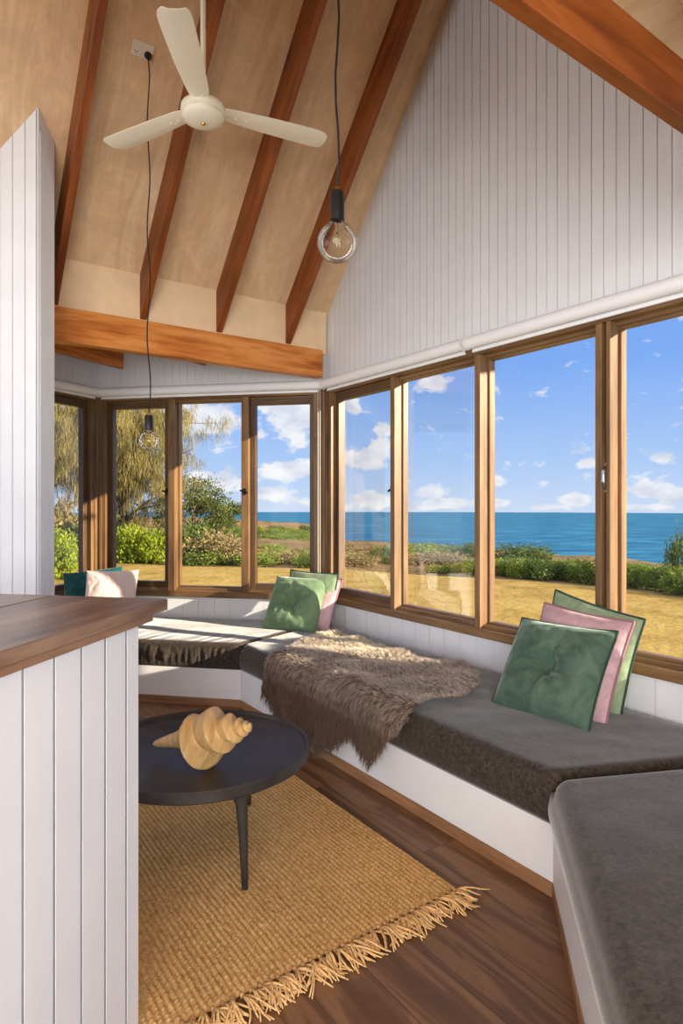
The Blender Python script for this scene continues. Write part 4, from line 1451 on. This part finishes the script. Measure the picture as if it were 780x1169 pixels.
# clear sky, by elevation
sky = ramp(nt, mth('MULTIPLY_ADD', el, 1.0, .1), [(.0, lin(206, 220, 238)), (.09, lin(204, 222, 246)), (.16, lin(174, 205, 248)), (.30, lin(128, 175, 246)), (.55, lin(98, 150, 236)), (1, lin(70, 124, 215))])
cmb = nt.nodes.new('ShaderNodeCombineXYZ')
nt.links.new(az, cmb.inputs[0]); nt.links.new(mth('MULTIPLY', el, 1.7), cmb.inputs[1])
nz = N(nt, 'ShaderNodeTexNoise', Scale=24.0, Detail=9.0, Roughness=.62, Distortion=.3); nt.links.new(cmb.outputs[0], nz.inputs[0])
nzs = N(nt, 'ShaderNodeTexNoise', Scale=5.0, Detail=7.0, Roughness=.6, Distortion=.4); nt.links.new(cmb.outputs[0], nzs.inputs[0])
blobs = [(238, 478, 46, 17, 1), (205, 470, 30, 16, .9), (335, 474, 26, 26, 1), (300, 462, 22, 10, .7), (343, 500, 12, 9, .8), (298, 496, 9, 6, .7), (330, 537, 34, 10, 1), (240, 550, 42, 10, 1), (310, 562, 18, 8, .9), (345, 575, 24, 6, .6), (220, 572, 40, 7, .6),
         (414, 524, 24, 12, 1), (401, 462, 9, 12, .9), (437, 490, 11, 8, .9), (434, 508, 13, 8, .9), (493, 438, 15, 10, .8), (420, 571, 28, 8, .9), (492, 563, 18, 8, .85), (512, 574, 34, 6, .9), (569, 549, 9, 5, .8), (655, 571, 18, 7, .95), (622, 551, 12, 5, .5), (632, 579, 26, 4, .7), (672, 529, 11, 6, .9), (756, 524, 20, 7, .9), (752, 561, 38, 10, 1), (735, 578, 30, 4, .7), (570, 575, 18, 5, .6), (470, 460, 0.1, .1, 0)]
dens = None
for px, py, rx, ry, amp in blobs:
    if amp == 0: continue
    u, v = (px-390)/F, (HY-py)/F
    a0 = math.atan(u); c_ = math.cos(a0); e0 = math.atan(v*c_)
    ra, re_ = rx/F*c_*c_*1.0, ry/F*c_
    dx = mth('MULTIPLY', mth('SUBTRACT', az, a0), 1/ra)
    dy = mth('MULTIPLY', mth('SUBTRACT', el, e0), 1/re_)
    r2 = mth('ADD', mth('MULTIPLY', dx, dx), mth('MULTIPLY', dy, dy))
    gsn = mth('MULTIPLY', mth('EXPONENT', mth('MULTIPLY', r2, -.9)), amp)
    dens = gsn if dens is None else mth('MAXIMUM', dens, gsn)
# scattered clouds elsewhere in the sky
far = mth('MULTIPLY', mth('SUBTRACT', nzs.outputs[0], .56), 3.2, None)
left = mth('MULTIPLY_ADD', az, -1.6, -.35, True)
dens = mth('MAXIMUM', dens, mth('MULTIPLY', far, left))
d2_ = mth('MULTIPLY', mth('ADD', dens, mth('MULTIPLY', mth('SUBTRACT', nz.outputs[0], .5), 2.3)), 1.0)
cl = ramp(nt, d2_, [(.22, (0, 0, 0, 1)), (.5, (1, 1, 1, 1))])
nz2 = N(nt, 'ShaderNodeTexNoise', Scale=22.0, Detail=5.0); nt.links.new(cmb.outputs[0], nz2.inputs[0])
ccol = ramp(nt, nz2.outputs[0], [(.35, lin(212, 218, 232)), (.6, lin(250, 250, 252))])
mx = nt.nodes.new('ShaderNodeMix'); mx.data_type = 'RGBA'
nt.links.new(mth('MULTIPLY', cl.outputs[0], .92), mx.inputs[0]); nt.links.new(sky.outputs[0], mx.inputs[6]); nt.links.new(ccol.outputs[0], mx.inputs[7])
nt.links.new(mx.outputs[2], bg.inputs[0])
# white glow added high overhead, above the view, to fill the room
hi = nt.nodes.new('ShaderNodeMix'); hi.data_type = 'RGBA'
up_ = N(nt, 'ShaderNodeMapRange'); up_.interpolation_type = 'SMOOTHSTEP'
up_.inputs['From Min'].default_value = .42; up_.inputs['From Max'].default_value = .85
nt.links.new(el, up_.inputs['Value'])
nt.links.new(up_.outputs[0], hi.inputs[0]); nt.links.new(mx.outputs[2], hi.inputs[6]); hi.inputs[7].default_value = (1.7, 1.68, 1.63, 1)
nt.links.new(hi.outputs[2], bg.inputs[0]); bg.inputs[1].default_value = 1.0

# ------------------------------------------------------------------ lights
sd = V((-.934, .436, 0)).normalized()
sd = (sd*math.cos(math.radians(15))-UP*math.sin(math.radians(15)))
l = bpy.data.lights.new('sun', 'SUN'); l.energy = 14; l.angle = math.radians(.6); l.color = (1, .86, .66)
o = bpy.data.objects.new('sun', l); COL.objects.link(o)
o.rotation_euler = (-sd).to_track_quat('Z', 'Y').to_euler()
# unseen fill lights added behind and beside the viewer to brighten the room
def area(name, loc, target, sx, sy, e, col):
    l = bpy.data.lights.new(name, 'AREA'); l.shape = 'RECTANGLE'; l.size = sx; l.size_y = sy; l.energy = e; l.color = col
    o = bpy.data.objects.new(name, l); COL.objects.link(o); o.location = loc
    o.rotation_euler = (V(loc)-V(target)).to_track_quat('Z', 'Y').to_euler()
area('rear_fill', (-1.0, -3.2, 1.4), (-.7, 3.5, 2.0), 2.6, 2.2, 235, (1, .965, .92))
area('right_fill', (.78, -2.0, 1.15), (-1.6, .6, 1.3), 2.2, 2.0, 115, (1, .97, .93))
area('left_fill', (-3.9, .3, 1.3), (0, 3.0, 2.6), 2.4, 1.6, 45, (1, .95, .88))

# ------------------------------------------------------------------ camera
cam = bpy.data.cameras.new('camera'); cam.sensor_fit = 'VERTICAL'; cam.sensor_height = 36; cam.sensor_width = 24
cam.lens = F/1169*36; cam.shift_y = -(584.5-HY)/1169
cam.clip_start = .05; cam.clip_end = 5000
co = bpy.data.objects.new('camera', cam); COL.objects.link(co)
co.location = (0, 0, E); co.rotation_euler = (PI/2, 0, 0)
sc.camera = co
sc.view_settings.view_transform = 'Standard'; sc.view_settings.look = 'None'
sc.view_settings.gamma = 1; sc.view_settings.exposure = 0; sc.view_settings.use_curve_mapping = False
sc.cycles.use_denoising = True
sc.cycles.max_bounces = 8; sc.cycles.transparent_max_bounces = 24
sc.cycles.caustics_reflective = False; sc.cycles.caustics_refractive = False
sc.cycles.sample_clamp_indirect = 6
